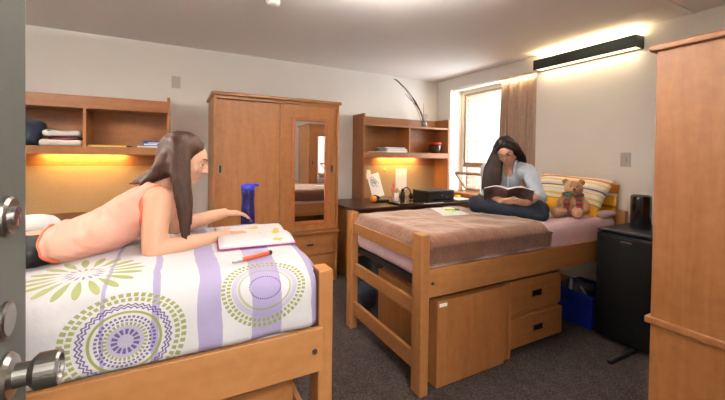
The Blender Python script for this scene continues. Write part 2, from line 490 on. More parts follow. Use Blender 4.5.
# lower pane tilts into the room about its bottom edge
hop = bm_(); rect_frame(hop, -.015, .015, OY0 + .06, 3.53, 0, .31, .026)
tilt = Matrix.Translation((XR + .20, 0, OZ0 + .055)) @ Matrix.Rotation(math.radians(-40), 4, 'Y')
hs = obj('tilted_sash', xform(hop, tilt), M['bronze'], wm, .002)
hp = bm_(); box(hp, (-.003, OY0 + .08, .02), (.003, 3.51, .29))
obj('tilted_pane', xform(hp, tilt), M['pane'], hs)
obj('stay_arm', tube(bm_(), [(XR + .2, 3.56, 1.1), (XR + .08, 3.55, 1.0), (XR + .02, 3.54, 1.06)], .006), M['alu'], wm, smooth=True)
obj('window_sill', box(bm_(), (XR - .03, OY0, OZ0 - .02), (XR + .20, OY1, OZ0 + .03)), W[1], wm, .004)

# the open door whose free edge and lock show at the photograph's left
dr = thing('door_1', 'grey green painted door standing open, with steel lock hardware', 'door', (-.2125, .24, .008)); dr['kind'] = 'structure'
obj('panel', box(bm_(), (-.235, -.185, .008), (-.19, .667, 2.1)), M['doorpaint'], dr, .002)
db = obj('deadbolt', lathe(bm_(), [(.0, 0), (.026, 0), (.025, .005), (.022, .008), (.0, .008)], (-.19, .598, 1.208), axis=(1, 0, 0)), M['steel'], dr, smooth=False)
obj('lock_cylinder', lathe(bm_(), [(0, 0), (.012, 0), (.012, .004), (.003, .0045), (.003, .002), (0, .002)], (-.182, .598, 1.208), axis=(1, 0, 0)), M['chrome'], db)
obj('privacy_latch', lathe(bm_(), [(0, 0), (.023, 0), (.023, .004), (.019, .006), (0, .006)], (-.19, .594, 1.078), axis=(1, 0, 0)), M['steel'], dr)
kn = obj('knob', lathe(bm_(), [(0, 0), (.030, 0), (.030, .003), (.026, .008), (.015, .010), (.0145, .024), (.019, .028), (.0225, .032), (.0225, .0525), (.021, .055), (.017, .055), (.014, .048), (0, .048)], (-.19, .596, 1.004), axis=(1, 0, 0)), M['steel'], dr)
obj('key_cylinder', lathe(bm_(), [(0, 0), (.008, 0), (.008, .005), (.0015, .0055), (.0015, .002), (0, .002)], (-.142, .596, 1.004), axis=(1, 0, 0)), M['chrome'], kn)

# ------------------------------------------------------------------ wall fittings
def wall_light(x0, x1, label, sx):
    y0, y1, z0, z1 = 1.427, 2.317, 2.165, 2.262
    t = thing('wall_light', label, 'lamp', ((x0 + x1) / 2, (y0 + y1) / 2, z0))
    h = bm_(); s = .006
    box(h, (x0, y0, z0), (x0 + s, y1, z1)); box(h, (x1 - s, y0, z0), (x1, y1, z1))
    box(h, (x0 + s, y0, z0), (x1 - s, y0 + s, z1)); box(h, (x0 + s, y1 - s, z0), (x1 - s, y1, z1))
    box(h, (x0 + s, y0 + s, (z0 + z1) / 2 - .004), (x1 - s, y1 - s, (z0 + z1) / 2 + .004))
    obj('housing', h, M['black'], t)
    for nm, za in (('lower_diffuser', z0 + .008), ('upper_diffuser', z1 - .014)):
        obj(nm, box(bm_(), (x0 + s + .001, y0 + s + .001, za), (x1 - s - .001, y1 - s - .001, za + .006)), M['diff'], t)
    return t
wall_light(XR - .12, XR, 'long black linear wall light glowing warm above the curtain and the bear', 1)
wall_light(XL, XL + .12, 'long black linear wall light over the bed with the patterned duvet', -1)
cl = thing('fill_pendant', 'unseen white bowl uplighter between the two beds, added as fill light', 'lamp', (.95, 1.45, 2.14))  # invented pendant out of view, added to bounce fill off the ceiling
obj('bowl', lathe(bm_(), [(0, 0), (.10, .008), (.17, .035), (.20, .075), (.196, .075), (.165, .042), (.09, .014), (0, .010)], (.95, 1.45, 2.14), n=48), M['white'], cl, smooth=True)
obj('rod', cyl(bm_(), (.95, 1.45, 2.15), (.95, 1.45, CZ - .02), .006, n=12), M['steel'], cl, smooth=True)
obj('canopy', lathe(bm_(), [(0, 0), (.04, 0), (.055, .02), (0, .02)], (.95, 1.45, CZ - .0205)), M['white'], cl)
sm = thing('smoke_detector', 'small round white detector on the ceiling', 'detector', (.577, 2.43, CZ - .035))
obj('housing', lathe(bm_(), [(0, 0), (.03, 0), (.045, .012), (.05, .035), (0, .035)], (.577, 2.43, CZ - .035)), M['white'], sm, smooth=True)
def plate(label, c, ax, mt, sz=(.038, .058), toggle=True, nm='wall_plate'):
    t = thing(nm, label, 'switch', c)
    d = .006
    if ax == 'y': a, b = (c[0] - sz[0], c[1] - d, c[2] - sz[1]), (c[0] + sz[0], c[1], c[2] + sz[1])
    else: a, b = (c[0] - d, c[1] - sz[0], c[2] - sz[1]), (c[0], c[1] + sz[0], c[2] + sz[1])
    obj('plate', box(bm_(), a, b), mt, t, .002)
    if toggle:
        k = .012
        if ax == 'y': a, b = (c[0] - k, c[1] - .012, c[2] - .03), (c[0] + k, c[1] - .004, c[2] + .03)
        else: a, b = (c[0] - .014, c[1] - k, c[2] - .02), (c[0] - .004, c[1] + k, c[2] + .02)
        obj('toggle', box(bm_(), a, b), mt, t, .002)
plate('white plate high on the wall between the shelves and the wardrobe', (-.01, YB, 1.985), 'y', mat('ivory_plate', rgb(206, 198, 184), .5))
plate('brushed steel switch plate on the wall above the black canister', (XR, 1.535, 1.287), 'x', M['plate'])

# ------------------------------------------------------------------ wardrobes
def wardrobe(loc, rz, label):
    w, d, h = 1.19, .59, 1.835                      # local: x 0..w, front face at y=0, back at y=d
    t = thing('wardrobe', label, 'wardrobe', loc, rz)
    k = dict(world=False)
    for x in (0, w - .022): obj('side_panel', box(bm_(), (x, .0, 0), (x + .022, d, h - .03)), W[2], t, .002, **k)
    obj('back_panel', box(bm_(), (.022, d - .012, .06), (w - .022, d, h - .03)), W[2], t, **k)
    obj('top_board', box(bm_(), (-.02, -.025, h - .03), (w + .02, d, h)), W[0], t, .006, **k)
    obj('track', box(bm_(), (.022, .0, h - .055), (w - .022, .02, h - .03)), W[0], t, .001, **k)
    zl = .525
    obj('ledge', box(bm_(), (-.015, -.02, zl - .02), (w + .015, d - .02, zl + .012)), W[0], t, .005, **k)
    obj('plinth', box(bm_(), (.022, .03, 0), (w - .022, .05, .07)), W[0], t, **k)
    mid = .585
    def pull(par, x, z, vert):
        s = (.014, .036) if vert else (.036, .012)
        p = obj('recessed_pull', rect_xz(x, z, s[0], s[1], par_y[par.name]), M['steel'], par, **k)
    par_y = {}
    def rect_xz(x, z, a, b, y):
        bm = bm_(); r = .004
        box(bm, (x - a, y - .004, z - b), (x + a, y - .001, z - b + r)); box(bm, (x - a, y - .004, z + b - r), (x + a, y - .001, z + b))
        box(bm, (x - a, y - .004, z - b + r), (x - a + r, y - .001, z + b - r)); box(bm, (x + a - r, y - .004, z - b + r), (x + a, y - .001, z + b - r))
        return bm
    def hole(par, x, z, a, b, y):
        obj('pull_recess', box(bm_(), (x - a + .004, y - .0025, z - b + .004), (x + a - .004, y - .0005, z + b - .004)), M['black'], par, **k)
    for nm, x0, x1, y in (('sliding_door', .024, mid + .02, .03), ('sliding_door', mid, w - .024, .008)):
        o = obj(nm, box(bm_(), (x0, y, zl + .016), (x1, y + .018, h - .058)), W[2], t, .002, **k)
        par_y[o.name] = y
        hx = .058 if x0 < .1 else w - .072
        pull(o, hx, 1.155, True); hole(o, hx, 1.155, .014, .036, y)
        if x0 > .1:
            fr = bm_(); X0, X1, Z0, Z1 = .692, 1.077, .60, 1.66
            for a, b in (((X0, y - .014, Z0), (X0 + .038, y, Z1)), ((X1 - .038, y - .014, Z0), (X1, y, Z1)), ((X0 + .038, y - .014, Z0), (X1 - .038, y, Z0 + .038)), ((X0 + .038, y - .014, Z1 - .038), (X1 - .038, y, Z1))): box(fr, a, b)
            obj('mirror_frame', fr, M['mframe'], o, .004, **k)
            obj('mirror', box(bm_(), (X0 + .036, y - .005, Z0 + .036), (X1 - .036, y - .002, Z1 - .036)), M['mirror'], o, **k)
    for z0, z1 in ((.29, zl - .026), (.075, .284)):
        o = obj('drawer', box(bm_(), (.026, .006, z0), (w - .026, .03, z1)), W[0], t, .002, **k)
        par_y[o.name] = .006
        for hx in (.295, w - .295):
            pull(o, hx, (z0 + z1) / 2, False); hole(o, hx, (z0 + z1) / 2, .036, .012, .006)
    return t
M['mframe'] = wood('mirror_frame_wood', 2, rgb(140, 78, 38), rgb(172, 104, 56), .4)
wardrobe((.283, 3.31, 0), 0, 'maple wardrobe with mirrored sliding door against the back wall, behind the blue bottle')
wardrobe((3.21, .83, 0), PI, 'maple wardrobe in the foreground beside the black fridge, its plain side turned to the doorway')

# ------------------------------------------------------------------ desks and hutches
def desk(x0, x1, y0, label):
    t = thing('desk', label, 'desk', ((x0 + x1) / 2, (y0 + YB) / 2, 0))
    obj('desktop', box(bm_(), (x0, y0, .73), (x1, YB - .005, .76)), M['desktop'], t, .004)
    obj('side_panel', box(bm_(), (x0 + .03, y0 + .04, 0), (x0 + .055, YB - .03, .73)), W[2], t, .002)
    obj('side_panel', box(bm_(), (x1 - .055, y0 + .04, 0), (x1 - .03, YB - .03, .73)), W[2], t, .002)
    obj('modesty_panel', box(bm_(), (x0 + .055, YB - .07, .3), (x1 - .055, YB - .05, .73)), W[0], t)
    for z0, z1 in ((.06, .36), (.37, .54), (.55, .715)):
        d = obj('drawer', box(bm_(), (x1 - .50, y0 + .045, z0), (x1 - .07, y0 + .5, z1)), W[0], t, .002)
        obj('recessed_pull', box(bm_(), (x1 - .32, y0 + .041, (z0 + z1) / 2 - .012), (x1 - .25, y0 + .046, (z0 + z1) / 2 + .012)), M['black'], d)
desk(1.56, 3.235, 3.12, 'dark topped desk under the window side hutch, behind the seated reader')
desk(-1.60, .0, 3.15, 'dark topped desk against the back wall, behind the woman lying down')

def hutch(x0, x1, label, dv):
    y0, y1 = 3.6, 3.885
    t = thing('hutch', label, 'hutch', ((x0 + x1) / 2, (y0 + y1) / 2, .76))
    for x in (x0, x1 - .022): obj('side_panel', box(bm_(), (x, y0, .761), (x + .022, y1, 1.787)), W[2], t, .002)
    a, b = x0 + .022, x1 - .022
    obj('back_panel', box(bm_(), (a, y1 - .012, 1.165), (b, y1, 1.66)), W[0], t)
    obj('back_rail', box(bm_(), (a, y1 - .02, 1.67), (b, y1, 1.785)), W[0], t, .002)
    obj('top_board', box(bm_(), (a, y0 + .004, 1.648), (b, y1 - .013, 1.67)), W[0], t, .002)
    obj('shelf', box(bm_(), (a, y0 + .008, 1.315), (b, y1 - .013, 1.337)), W[0], t, .001)
    obj('front_rail', box(bm_(), (a, y0, 1.27), (b, y0 + .018, 1.3365)), W[0], t, .002)
    obj('divider', box(bm_(), (dv - .011, y0 + .006, 1.338), (dv + .011, y1 - .013, 1.647)), W[2], t, .001)
    obj('pinboard', box(bm_(), (a, y1 - .016, .762), (b, y1 - .002, 1.164)), M['tan'], t)
    xm = (x0 + x1) / 2
    l = obj('task_light', box(bm_(), (xm - .31, y0 + .17, 1.285), (xm + .31, y0 + .265, 1.3145)), M['white'], t, .003)
    obj('task_diffuser', box(bm_(), (xm - .29, y0 + .18, 1.28), (xm + .29, y0 + .255, 1.2845)), M['taskdiff'], l)
    L = bpy.data.lights.new('hutch_task_lamp', 'AREA'); L.shape = 'RECTANGLE'; L.size = .58; L.size_y = .05; L.energy = 1.9; L.color = (1, .62, .2)
    lo = bpy.data.objects.new('hutch_task_lamp', L); C.objects.link(lo); lo.parent = t
    lo.location = V((xm, y0 + .225, 1.277)) - V(t.location); lo.rotation_euler = (math.radians(4), 0, 0)
    return t
hutch(-1.36, -.055, 'maple bookshelf hutch holding folded clothes and a yellow folder, behind the woman lying down', -.668)
hutch(1.915, 3.215, 'maple bookshelf hutch with the vase on top and a red lidded jar inside', 2.575)

# ------------------------------------------------------------------ beds
def bed(xf, xh, y0, y1, label, raise_foot=1):
    """foot end at xf, head at xh (xh may be smaller), sides y0 (near) and y1"""
    s = 1 if xh > xf else -1
    t = thing('bed', label, 'bed', ((xf + xh) / 2, (y0 + y1) / 2, 0))
    def bx(nm, xa, xb, ya, yb, za, zb, m, bv=.004):
        return obj(nm, box(bm_(), (min(xa, xb), ya, za), (max(xa, xb), yb, zb)), m, t, bv)
    for x in (xf, xh - s * .055):
        for y in (y0 - .012, y1 - .073):
            bx('post', x, x + s * .055, y, y + .085, 0, .872, B[2], .006)
    for e, x in (('foot', xf + s * .012), ('head', xh - s * .037)):
        for za, zb in ((.715, .792), (.415, .497), (.112, .208)):
            bx(e + '_rail', x, x + s * .025, y0 + .072, y1 - .072, za, zb, B[1], .004)
    for y in (y0, y1 - .025):
        r = bx('side_rail', xf + s * .056, xh - s * .056, y, y + .025, .522, .677, B[0], .003)
        if y == y0:
            for x in (xf + s * .085, xh - s * .085):
                obj('bolt', cyl(bm_(), (x, y - .006, .60), (x, y + .002, .60), .009, n=16), M['steel'], r)
    slat = bx('slat_deck', xf + s * .06, xh - s * .06, y0 + .028, y1 - .028, .565, .59, M['dark'], 0)
    return t
bed(1.15, 3.215, 1.497, 2.395, 'maple bed with three open foot rails, carrying the brown blanket')
# ---- bed by the doorway: near rail stands outside the post
def bed_left():
    t = thing('bed', 'maple bed carrying the patterned duvet beside the doorway', 'bed', (-.55, 1.63, 0))
    xf, xh = .512, -1.60
    def bx(nm, xa, xb, ya, yb, za, zb, m, bv=.004):
        return obj(nm, box(bm_(), (min(xa, xb), ya, za), (max(xa, xb), yb, zb)), m, t, bv)
    for x in (xf - .056, xh):
        for y in (1.181, 1.99): bx('post', x, x + .056, y, y + .085, 0, .872, B[2], .006)
    for e, x in (('foot', xf - .04), ('head', xh + .01)):
        for za, zb in ((.715, .792), (.415, .497), (.112, .208)):
            bx(e + '_rail', x, x + .025, 1.267, 1.989, za, zb, B[1], .004)
    for y in (1.158, 2.065):
        r = bx('side_rail', xh + .01, .464, y, y + .022, .522, .677, B[0], .003)
        if y < 1.5:
            obj('bolt', cyl(bm_(), (.432, 1.151, .60), (.432, 1.16, .60), .009, n=16), M['steel'], r)
    bx('slat_deck', xh + .06, xf - .06, 1.182, 2.06, .615, .64, B[0], 0)
bed_left()

# mattresses and bedding
mt = tag(obj('mattress', rbox(bm_(), (1.195, 1.525, .595), (3.155, 2.37, .835), .06, .04, .008, 5), M['sheet'], smooth=True),
         'mattress in a pink sheet lying under the brown blanket', 'mattress')
# brown plush blanket: an upside-down shell over the foot half of that mattress
def blanket():
    bm = bm_(); nx, ny = 60, 64
    x0, x1 = 1.176, 2.205
    prof = []                                         # (y, z) across: near hem, up, over the top, far hem
    Yn, Yf, Zt = 1.492, 2.392, .858
    def arc(cy, cz, r, a0, a1, n): return [(cy + r * math.cos(a), cz + r * math.sin(a)) for a in [a0 + (a1 - a0) * i / n for i in range(n + 1)]]
    prof += [(Yn + .008, .690 + .02 * i) for i in range(5)]
    prof += arc(Yn + .07, Zt - .07, .07, PI, PI / 2, 9)
    prof += [(Yn + .07 + (Yf - Yn - .14) * i / 34, Zt) for i in range(1, 34)]
    prof += arc(Yf - .07, Zt - .07, .07, PI / 2, 0, 9)
    prof += [(Yf, Zt - .07 - .02 * i) for i in range(1, 5)]
    grid = []
    for i in range(nx + 1):
        u = i / nx; row = []
        for j, (y, z) in enumerate(prof):
            x = x0 + (x1 - x0) * u
            t = j / (len(prof) - 1)
            x += .05 * noise.noise(V((t * 5, 0, 3))) * u + (.05 if z < .8 and y < 1.6 else 0) * u
            drop = max(0, .055 - (x - x0)) / .055
            zz = z - .05 * drop ** 2 * (1 if z > .8 else .3)
            n = noise.noise(V((x * 6, y * 6, z * 6))) * .010 + noise.noise(V((x * 15, y * 15, z * 15))) * .004
            yy = y
            if y < Yn + .05: yy -= n * .6
            else: zz += n
            if y < Yn + .02: zz += .012 * noise.noise(V((x * 5, 7, 0))) * (1 if j < 2 else 0); 
            row.append(bm.verts.new((x, yy, zz)))
        grid.append(row)
    for a, b in zip(grid, grid[1:]):
        for j in range(len(a) - 1): bm.faces.new((a[j], a[j + 1], b[j + 1], b[j]))
    # the foot-end overhang
    foot = []
    for k in range(1, 4):
        row = []
        for j, v in enumerate(grid[0]):
            row.append(bm.verts.new((x0 - .003 - .002 * k, v.co.y, v.co.z - .006 * k * (1 if v.co.z > .79 else .1))))
        foot.append(row)
    prev = grid[0]
    for row in foot:
        for j in range(len(row) - 1): bm.faces.new((row[j], row[j + 1], prev[j + 1], prev[j]))
        prev = row
    return bm
bo = obj('blanket', blanket(), M['plush'], smooth=True)
so = bo.modifiers.new('thick', 'SOLIDIFY'); so.thickness = .012; so.offset = -1
tag(bo, 'brown plush blanket spread over the foot half of the bed under the reader', 'blanket')

mt2 = tag(obj('mattress', rbox(bm_(), (-1.53, 1.20, .642), (.44, 2.045, .682), .018, .05), M['whitecloth'], smooth=True), 'mattress hidden under the patterned duvet', 'mattress')
def duvet():
    bm = bm_()
    rbox(bm, (-1.5, 1.172, .56), (.490, 2.075, .90), .10, .028)
    for v in bm.verts:
        p = v.co
        n = noise.noise(V((p.x * 2.6, p.y * 3, p.z * 2))) * .016 + noise.noise(V((p.x * 7 + p.y * 4, p.y * 8, p.z * 8))) * .006
        if p.z < .684: v.co.z = .684 + .006 * noise.noise(V((p.x * 4, p.y * 4, 2)))
        if p.x > .44 and (p.z < .81 or p.y < 1.275 or p.y > 1.98): v.co.x = .448
        if p.z > .76:
            k = min(1, (p.z - .76) / .1); v.co.z += n * k + .022 * k * math.sin(PI * min(1, max(0, (p.y - 1.17) / .9)))
        if p.y < 1.3 and p.z > .70: v.co.y += n * .8 * (1 if p.y < 1.2 else .3)
        # creases running down the near side
        if p.y < 1.25: v.co.y += .008 * math.sin(p.x * 21 + p.z * 30) * noise.noise(V((p.x * 2, p.z * 4, 5)))
    return bm
DV = tag(obj('duvet', duvet(), M['white'], smooth=True), 'white duvet with purple bands and green dotted rings under the woman lying down', 'duvet')
def off_duvet(o):
    off = o.location
    global coords
    base = coords
    def shifted(nt):
        (x, y, z), tc = base(nt); return [x + off.x, y + off.y, z + off.z], tc
    coords = shifted; m = duvet_mat(); coords = base
    o.data.materials.clear(); o.data.materials.append(m)
off_duvet(DV)

# ------------------------------------------------------------------ curtain
cu = thing('curtain', 'tan pleated curtain gathered at the near side of the window', 'curtain', (XR + .08, 2.63, .83))
def curtain():
    bm = bm_(); n = 150; rows = []
    for k in range(26):
        z = .835 + (2.168 - .835) * k / 25; row = []
        for i in range(n + 1):
            u = i / n; y = 2.375 + .50 * u + .006 * math.sin(z * 4 + u * 9) + .03 * (1 - k / 25) * u
            x = XR + .075 + (.026 + .006 * math.sin(u * 30)) * math.sin(u * 2 * PI * 8.5 + .35 * math.sin(z * 2.2)) + .008 * math.sin(u * 2 * PI * 21 + z)
            row.append(bm.verts.new((x, y, z)))
        rows.append(row)
    for a, b in zip(rows, rows[1:]):
        for i in range(n): bm.faces.new((a[i], a[i + 1], b[i + 1], b[i]))
    return bm
co_ = obj('fabric', curtain(), mat('curtain_fabric', rgb(186, 160, 142), .9, var=.06, scale=30, bump=.1), cu, smooth=True)
cs = co_.modifiers.new('thick', 'SOLIDIFY'); cs.thickness = .004
obj('curtain_track', box(bm_(), (XR + .06, 2.37, 2.17), (XR + .09, 3.63, 2.189)), M['white'], cu)

# ------------------------------------------------------------------ cabinets under the beds
def pull_h(par, x, y, z):
    r = bm_(); a, b, w = .050, .021, .005
    for p, q in (((x - a, y - .005, z - b), (x + a, y, z - b + w)), ((x - a, y - .005, z + b - w), (x + a, y, z + b)), ((x - a, y - .005, z - b + w), (x - a + w, y, z + b - w)), ((x + a - w, y - .005, z - b + w), (x + a, y, z + b - w))): box(r, p, q)
    o = obj('recessed_pull', r, M['steel'], par)
    obj('pull_recess', box(bm_(), (x - a + w, y - .0025, z - b + w), (x + a - w, y - .0005, z + b - w)), M['black'], par)
cb = thing('cabinet', 'low maple cabinet with a plain front under the brown blanket bed', 'cabinet', (1.58, 1.84, 0))
obj('carcass', box(bm_(), (1.28, 1.5235, .0), (1.868, 2.15, .470)), W[2], cb, .003)
obj('top_board', box(bm_(), (1.28, 1.5235, .471), (1.868, 2.155, .484)), W[0], cb, .003)
obj('front_panel', box(bm_(), (1.278, 1.502, .003), (1.818, 1.5225, .486)), W[2], cb, .003)
obj('sticker', box(bm_(), (1.29, 1.5005, .455), (1.345, 1.502, .474)), M['paper'], cb)
ch = thing('drawer_chest', 'maple two drawer chest under the bed next to the plain cabinet', 'chest', (2.16, 1.84, 0))
obj('carcass', box(bm_(), (1.88, 1.556, .05), (2.435, 2.12, .497)), W[2], ch, .002)
obj('stile', box(bm_(), (1.872, 1.520, .0), (1.897, 1.5555, .497)), W[2], ch, .002)
obj('plinth', box(bm_(), (1.9, 1.59, 0), (2.42, 2.1, .049)), M['dark'], ch)
for z0, z1, yy in ((.268, .488, 1.535), (.055, .244, 1.522)):
    d = obj('drawer', box(bm_(), (1.9, yy, z0), (2.43, 1.5555, z1)), W[0], ch, .003)
    pull_h(d, 2.165, yy, (z0 + z1) / 2)
c2 = thing('drawer_chest', 'maple chest in the shade under the duvet bed', 'chest', (.06, 1.62, 0))
obj('carcass', box(bm_(), (-.42, 1.30, .0), (.40, 1.95, .47)), W[2], c2, .003)
obj('front_panel', box(bm_(), (-.40, 1.28, .02), (.36, 1.2995, .455)), W[0], c2, .003)
tag(obj('folded_blanket', rbox(bm_(), (1.30, 1.60, .485), (1.70, 2.13, .523), .016, .03, .004, 9), M['maroon'], smooth=True), 'dark maroon folded cloth lying on top of the plain cabinet', 'blanket')
def backpack(label, c, sx, sy, h, seed, m):
    t = thing('bag', label, 'bag', c)
    x, y, z = c
    obj('body', rbox(bm_(), (x - sx, y - sy, z + .003), (x + sx, y + sy, z + h), .07, .03, .03, 6, seed), m, t, smooth=True)
    obj('strap', tube(bm_(), [(x - sx * .5, y, z + h - .02), (x - sx * .3, y, z + h + .05), (x + sx * .3, y, z + h + .05), (x + sx * .5, y, z + h - .02)], .011), M['black'], t, smooth=True)
backpack('black bag on the carpet seen through the open foot rails', (1.40, 2.62, 0), .10, .13, .20, 3, M['navy'])
backpack('dark bag on the floor between the mirrored wardrobe and the desk', (1.56, 2.96, 0), .075, .12, .40, 8, mat('dark_bag', rgb(22, 22, 26), .9, var=.3, scale=20))

# blue bin with bits and pieces
bn = thing('storage_bin', 'blue plastic bin on the carpet under the head of the bed', 'bin', (2.89, 1.66, 0))
def bin_wall():
    bm = bm_(); a = [(2.72, 1.475), (3.10, 1.475), (3.10, 1.79), (2.72, 1.79)]; c = V((2.91, 1.632, 0))
    def ring(s, z): return [c + (V((x, y, 0)) - c) * s + V((0, 0, z)) for x, y in a]
    return loft(bm, [ring(.88, .003), ring(.98, .245), ring(1.03, .25), ring(1.03, .268), ring(.95, .268), ring(.85, .02)])
obj('tub', bin_wall(), M['blue'], bn, .006)
obj('handle', tube(bm_(), [(2.705, 1.60, .235), (2.685, 1.62, .215), (2.685, 1.70, .215), (2.705, 1.72, .235)], .006), M['black'], bn, smooth=True)
tag(obj('metal_rod', cyl(bm_(), (2.80, 1.70, .12), (2.76, 1.66, .34), .013, n=14), M['skirt'], smooth=True), 'silver grey rod sticking up out of the blue bin', 'rod')
tag(obj('metal_bar', cyl(bm_(), (2.94, 1.58, .11), (2.77, 1.59, .30), .009, n=12), M['skirt'], smooth=True), 'thin silver bar leaning across the corner of the blue bin', 'bar')
tag(obj('crumpled_bag', rbox(bm_(), (2.80, 1.60, .16), (2.99, 1.76, .30), .06, .02, .05, 14, 4), mat('grey_bag', rgb(92, 92, 96), .5), smooth=True), 'crumpled dark grey bag inside the blue bin', 'bag')

# ------------------------------------------------------------------ refrigerator and what stands on it
fr = thing('refrigerator', 'black compact refrigerator between the bed and the foreground wardrobe', 'refrigerator', (2.95, 1.20, 0))
obj('body', box(bm_(), (2.745, .955, .025), (3.2, 1.44, .772)), M['fridge'], fr, .006)
obj('top', box(bm_(), (2.70, .95, .773), (3.205, 1.445, .795)), M['black'], fr, .006)
dd = obj('door', box(bm_(), (2.69, .955, .03), (2.738, 1.44, .768)), M['fridge'], fr, .01)
obj('badge', box(bm_(), (2.6875, 1.22, .722), (2.6905, 1.285, .730)), M['steel'], dd)
obj('grip', box(bm_(), (2.686, .97, .744), (2.6905, 1.425, .75)), M['black'], dd, .001)
for y in (.99, 1.405): obj('foot', cyl(bm_(), (2.78, y, 0), (2.78, y, .026), .018), M['black'], fr)
obj('stand_foot', box(bm_(), (2.41, 1.185, .001), (2.76, 1.212, .022)), M['black'], fr, .004)
can = thing('canister', 'glossy black cylinder standing on the refrigerator', 'canister', (2.95, 1.285, .795))
obj('body', lathe(bm_(), [(0, .0), (.058, .0), (.062, .006), (.062, .225), (.058, .236), (.05, .24), (.047, .236), (.045, .20), (0, .20)], (2.95, 1.285, .796), n=48), M['gloss'], can, smooth=True)
obj('base_ring', lathe(bm_(), [(.0, 0), (.0625, 0), (.0625, .006), (0, .006)], (2.95, 1.285, .7955), n=48), M['black'], can)
tag(obj('cup', lathe(bm_(), [(0, 0), (.030, 0), (.042, .062), (.038, .062), (.027, .006), (0, .006)], (2.90, 1.13, .796)), M['pink'], smooth=True), 'small pink cup on the refrigerator, half hidden by the foreground wardrobe', 'cup')

# ------------------------------------------------------------------ shelf contents, hutch behind the woman lying down
ZS = 1.3375
tag(obj('cloth_bundle', rbox(bm_(), (-1.16, 3.63, ZS), (-.975, 3.83, 1.55), .08, .02, .05, 9, 2), M['navy'], smooth=True), 'dark navy cloth bundle at the end of the shelf', 'cloth')
def folded(label, a, b, m, seed):
    return tag(obj('folded_cloth', rbox(bm_(), a, b, .017, .014, .010, 14, seed), m, smooth=True), label, 'clothes', 'clothes folded on the shelf')
folded('white folded garment at the bottom of the shelf pile', (-.965, 3.63, ZS), (-.695, 3.83, 1.385), M['whitecloth'], 1)
folded('maroon folded garment in the middle of the shelf pile', (-.91, 3.627, 1.386), (-.71, 3.82, 1.414), M['maroon'], 2)
folded('white garment with a blue mark on top of the shelf pile', (-.945, 3.628, 1.415), (-.698, 3.82, 1.462), print_mat('marked_white', rgb(230, 224, 218), [(rgb(60, 70, 130), .70), (rgb(150, 90, 80), .72)], 18), 3)
yf = thing('folder', 'thin yellow folder on the shelf beside the folded clothes', 'folder', (-.51, 3.72, ZS))
obj('sleeve', box(bm_(), (-.65, 3.62, ZS + .004), (-.385, 3.82, ZS + .014)), M['yellow'], yf, .002)
obj('spine', box(bm_(), (-.384, 3.62, ZS), (-.362, 3.82, ZS + .013)), M['black'], yf, .002)
obj('backing', box(bm_(), (-.65, 3.622, ZS), (-.385, 3.82, ZS + .0038)), M['paper'], yf)
tag(obj('notepad', box(bm_(), (-.305, 3.62, ZS), (-.092, 3.8, ZS + .014)), M['paper'], bevel=.001), 'white pad of paper under the blue box on the shelf', 'notepad')
bb = thing('box', 'small blue and white box lying on the white pad', 'box', (-.19, 3.68, ZS + .0145))
obj('carton', box(bm_(), (-.262, 3.63, ZS + .0145), (-.115, 3.73, ZS + .058)), M['bluebox'], bb, .001)
sw = bm_(); box(sw, (-.255, 3.6285, ZS + .022), (-.155, 3.6299, ZS + .034)); box(sw, (-.225, 3.6285, ZS + .037), (-.125, 3.6299, ZS + .045))
obj('printed_bands', sw, M['paper'], bb)

# ------------------------------------------------------------------ shelf contents, hutch beside the window
tag(obj('magazine', box(bm_(), (1.985, 3.615, ZS), (2.25, 3.83, ZS + .010)), M['magazine'], bevel=.001), 'thin magazine lying flat on the shelf beside the books', 'magazine')
def book(label, a, b, cover, seed=0):
    t = thing('book', label, 'book', ((a[0] + b[0]) / 2, (a[1] + b[1]) / 2, a[2]), 0, 'books on the hutch shelf')
    obj('pages', box(bm_(), (a[0] + .004, a[1] + .003, a[2] + .003), (b[0] - .003, b[1] - .004, b[2] - .003)), M['paper'], t)
    k = bm_(); box(k, a, (b[0], b[1], a[2] + .0028)); box(k, (a[0], a[1], b[2] - .0028), b); box(k, (a[0], b[1] - .0035, a[2] + .0028), (b[0], b[1], b[2] - .0028))
    obj('cover', k, cover, t)
book('white paperback at the bottom of the pile on the hutch shelf', (2.24, 3.62, ZS), (2.56, 3.83, ZS + .024), M['paper'])
book('pinkish paperback in the middle of the pile on the hutch shelf', (2.26, 3.622, ZS + .0245), (2.555, 3.82, ZS + .046), mat('dusty_cover', rgb(176, 140, 140), .6))
book('grey covered book on top of the pile on the hutch shelf', (2.23, 3.628, ZS + .0465), (2.53, 3.83, ZS + .064), mat('grey_cover', rgb(120, 110, 112), .6))
jr = thing('jar', 'smoky glass jar with a red lid on the hutch shelf', 'jar', (3.07, 3.715, ZS))
obj('bowl', lathe(bm_(), [(0, 0), (.055, 0), (.07, .02), (.082, .09), (.08, .115), (.076, .115), (.076, .09), (.064, .022), (.05, .006), (0, .006)], (3.07, 3.715, ZS), n=40), M['jar'], jr, smooth=True)
obj('lid', lathe(bm_(), [(0, 0), (.088, 0), (.09, .006), (.088, .022), (.075, .03), (0, .032)], (3.07, 3.715, ZS + .1155), n=40), M['red'], jr, smooth=True)
vs = thing('vase', 'clear glass vase on top of the hutch holding dried stems', 'vase', (2.87, 3.70, 1.671))
obj('glass', lathe(bm_(), [(0, 0), (.038, 0), (.04, .004), (.04, .18), (.037, .18), (.037, .01), (0, .01)], (2.87, 3.70, 1.671), n=32), M['pane'], vs, smooth=True)
obj('water', lathe(bm_(), [(0, 0), (.036, 0), (.036, .07), (0, .07)], (2.87, 3.70, 1.682), n=32), mat('water', rgb(190, 215, 228), .1, trans=.5), vs, smooth=True)
ds = thing('reed_plume', 'dark brown dried reed leaning out of the glass vase', 'dried plant', (2.87, 3.70, 1.69))
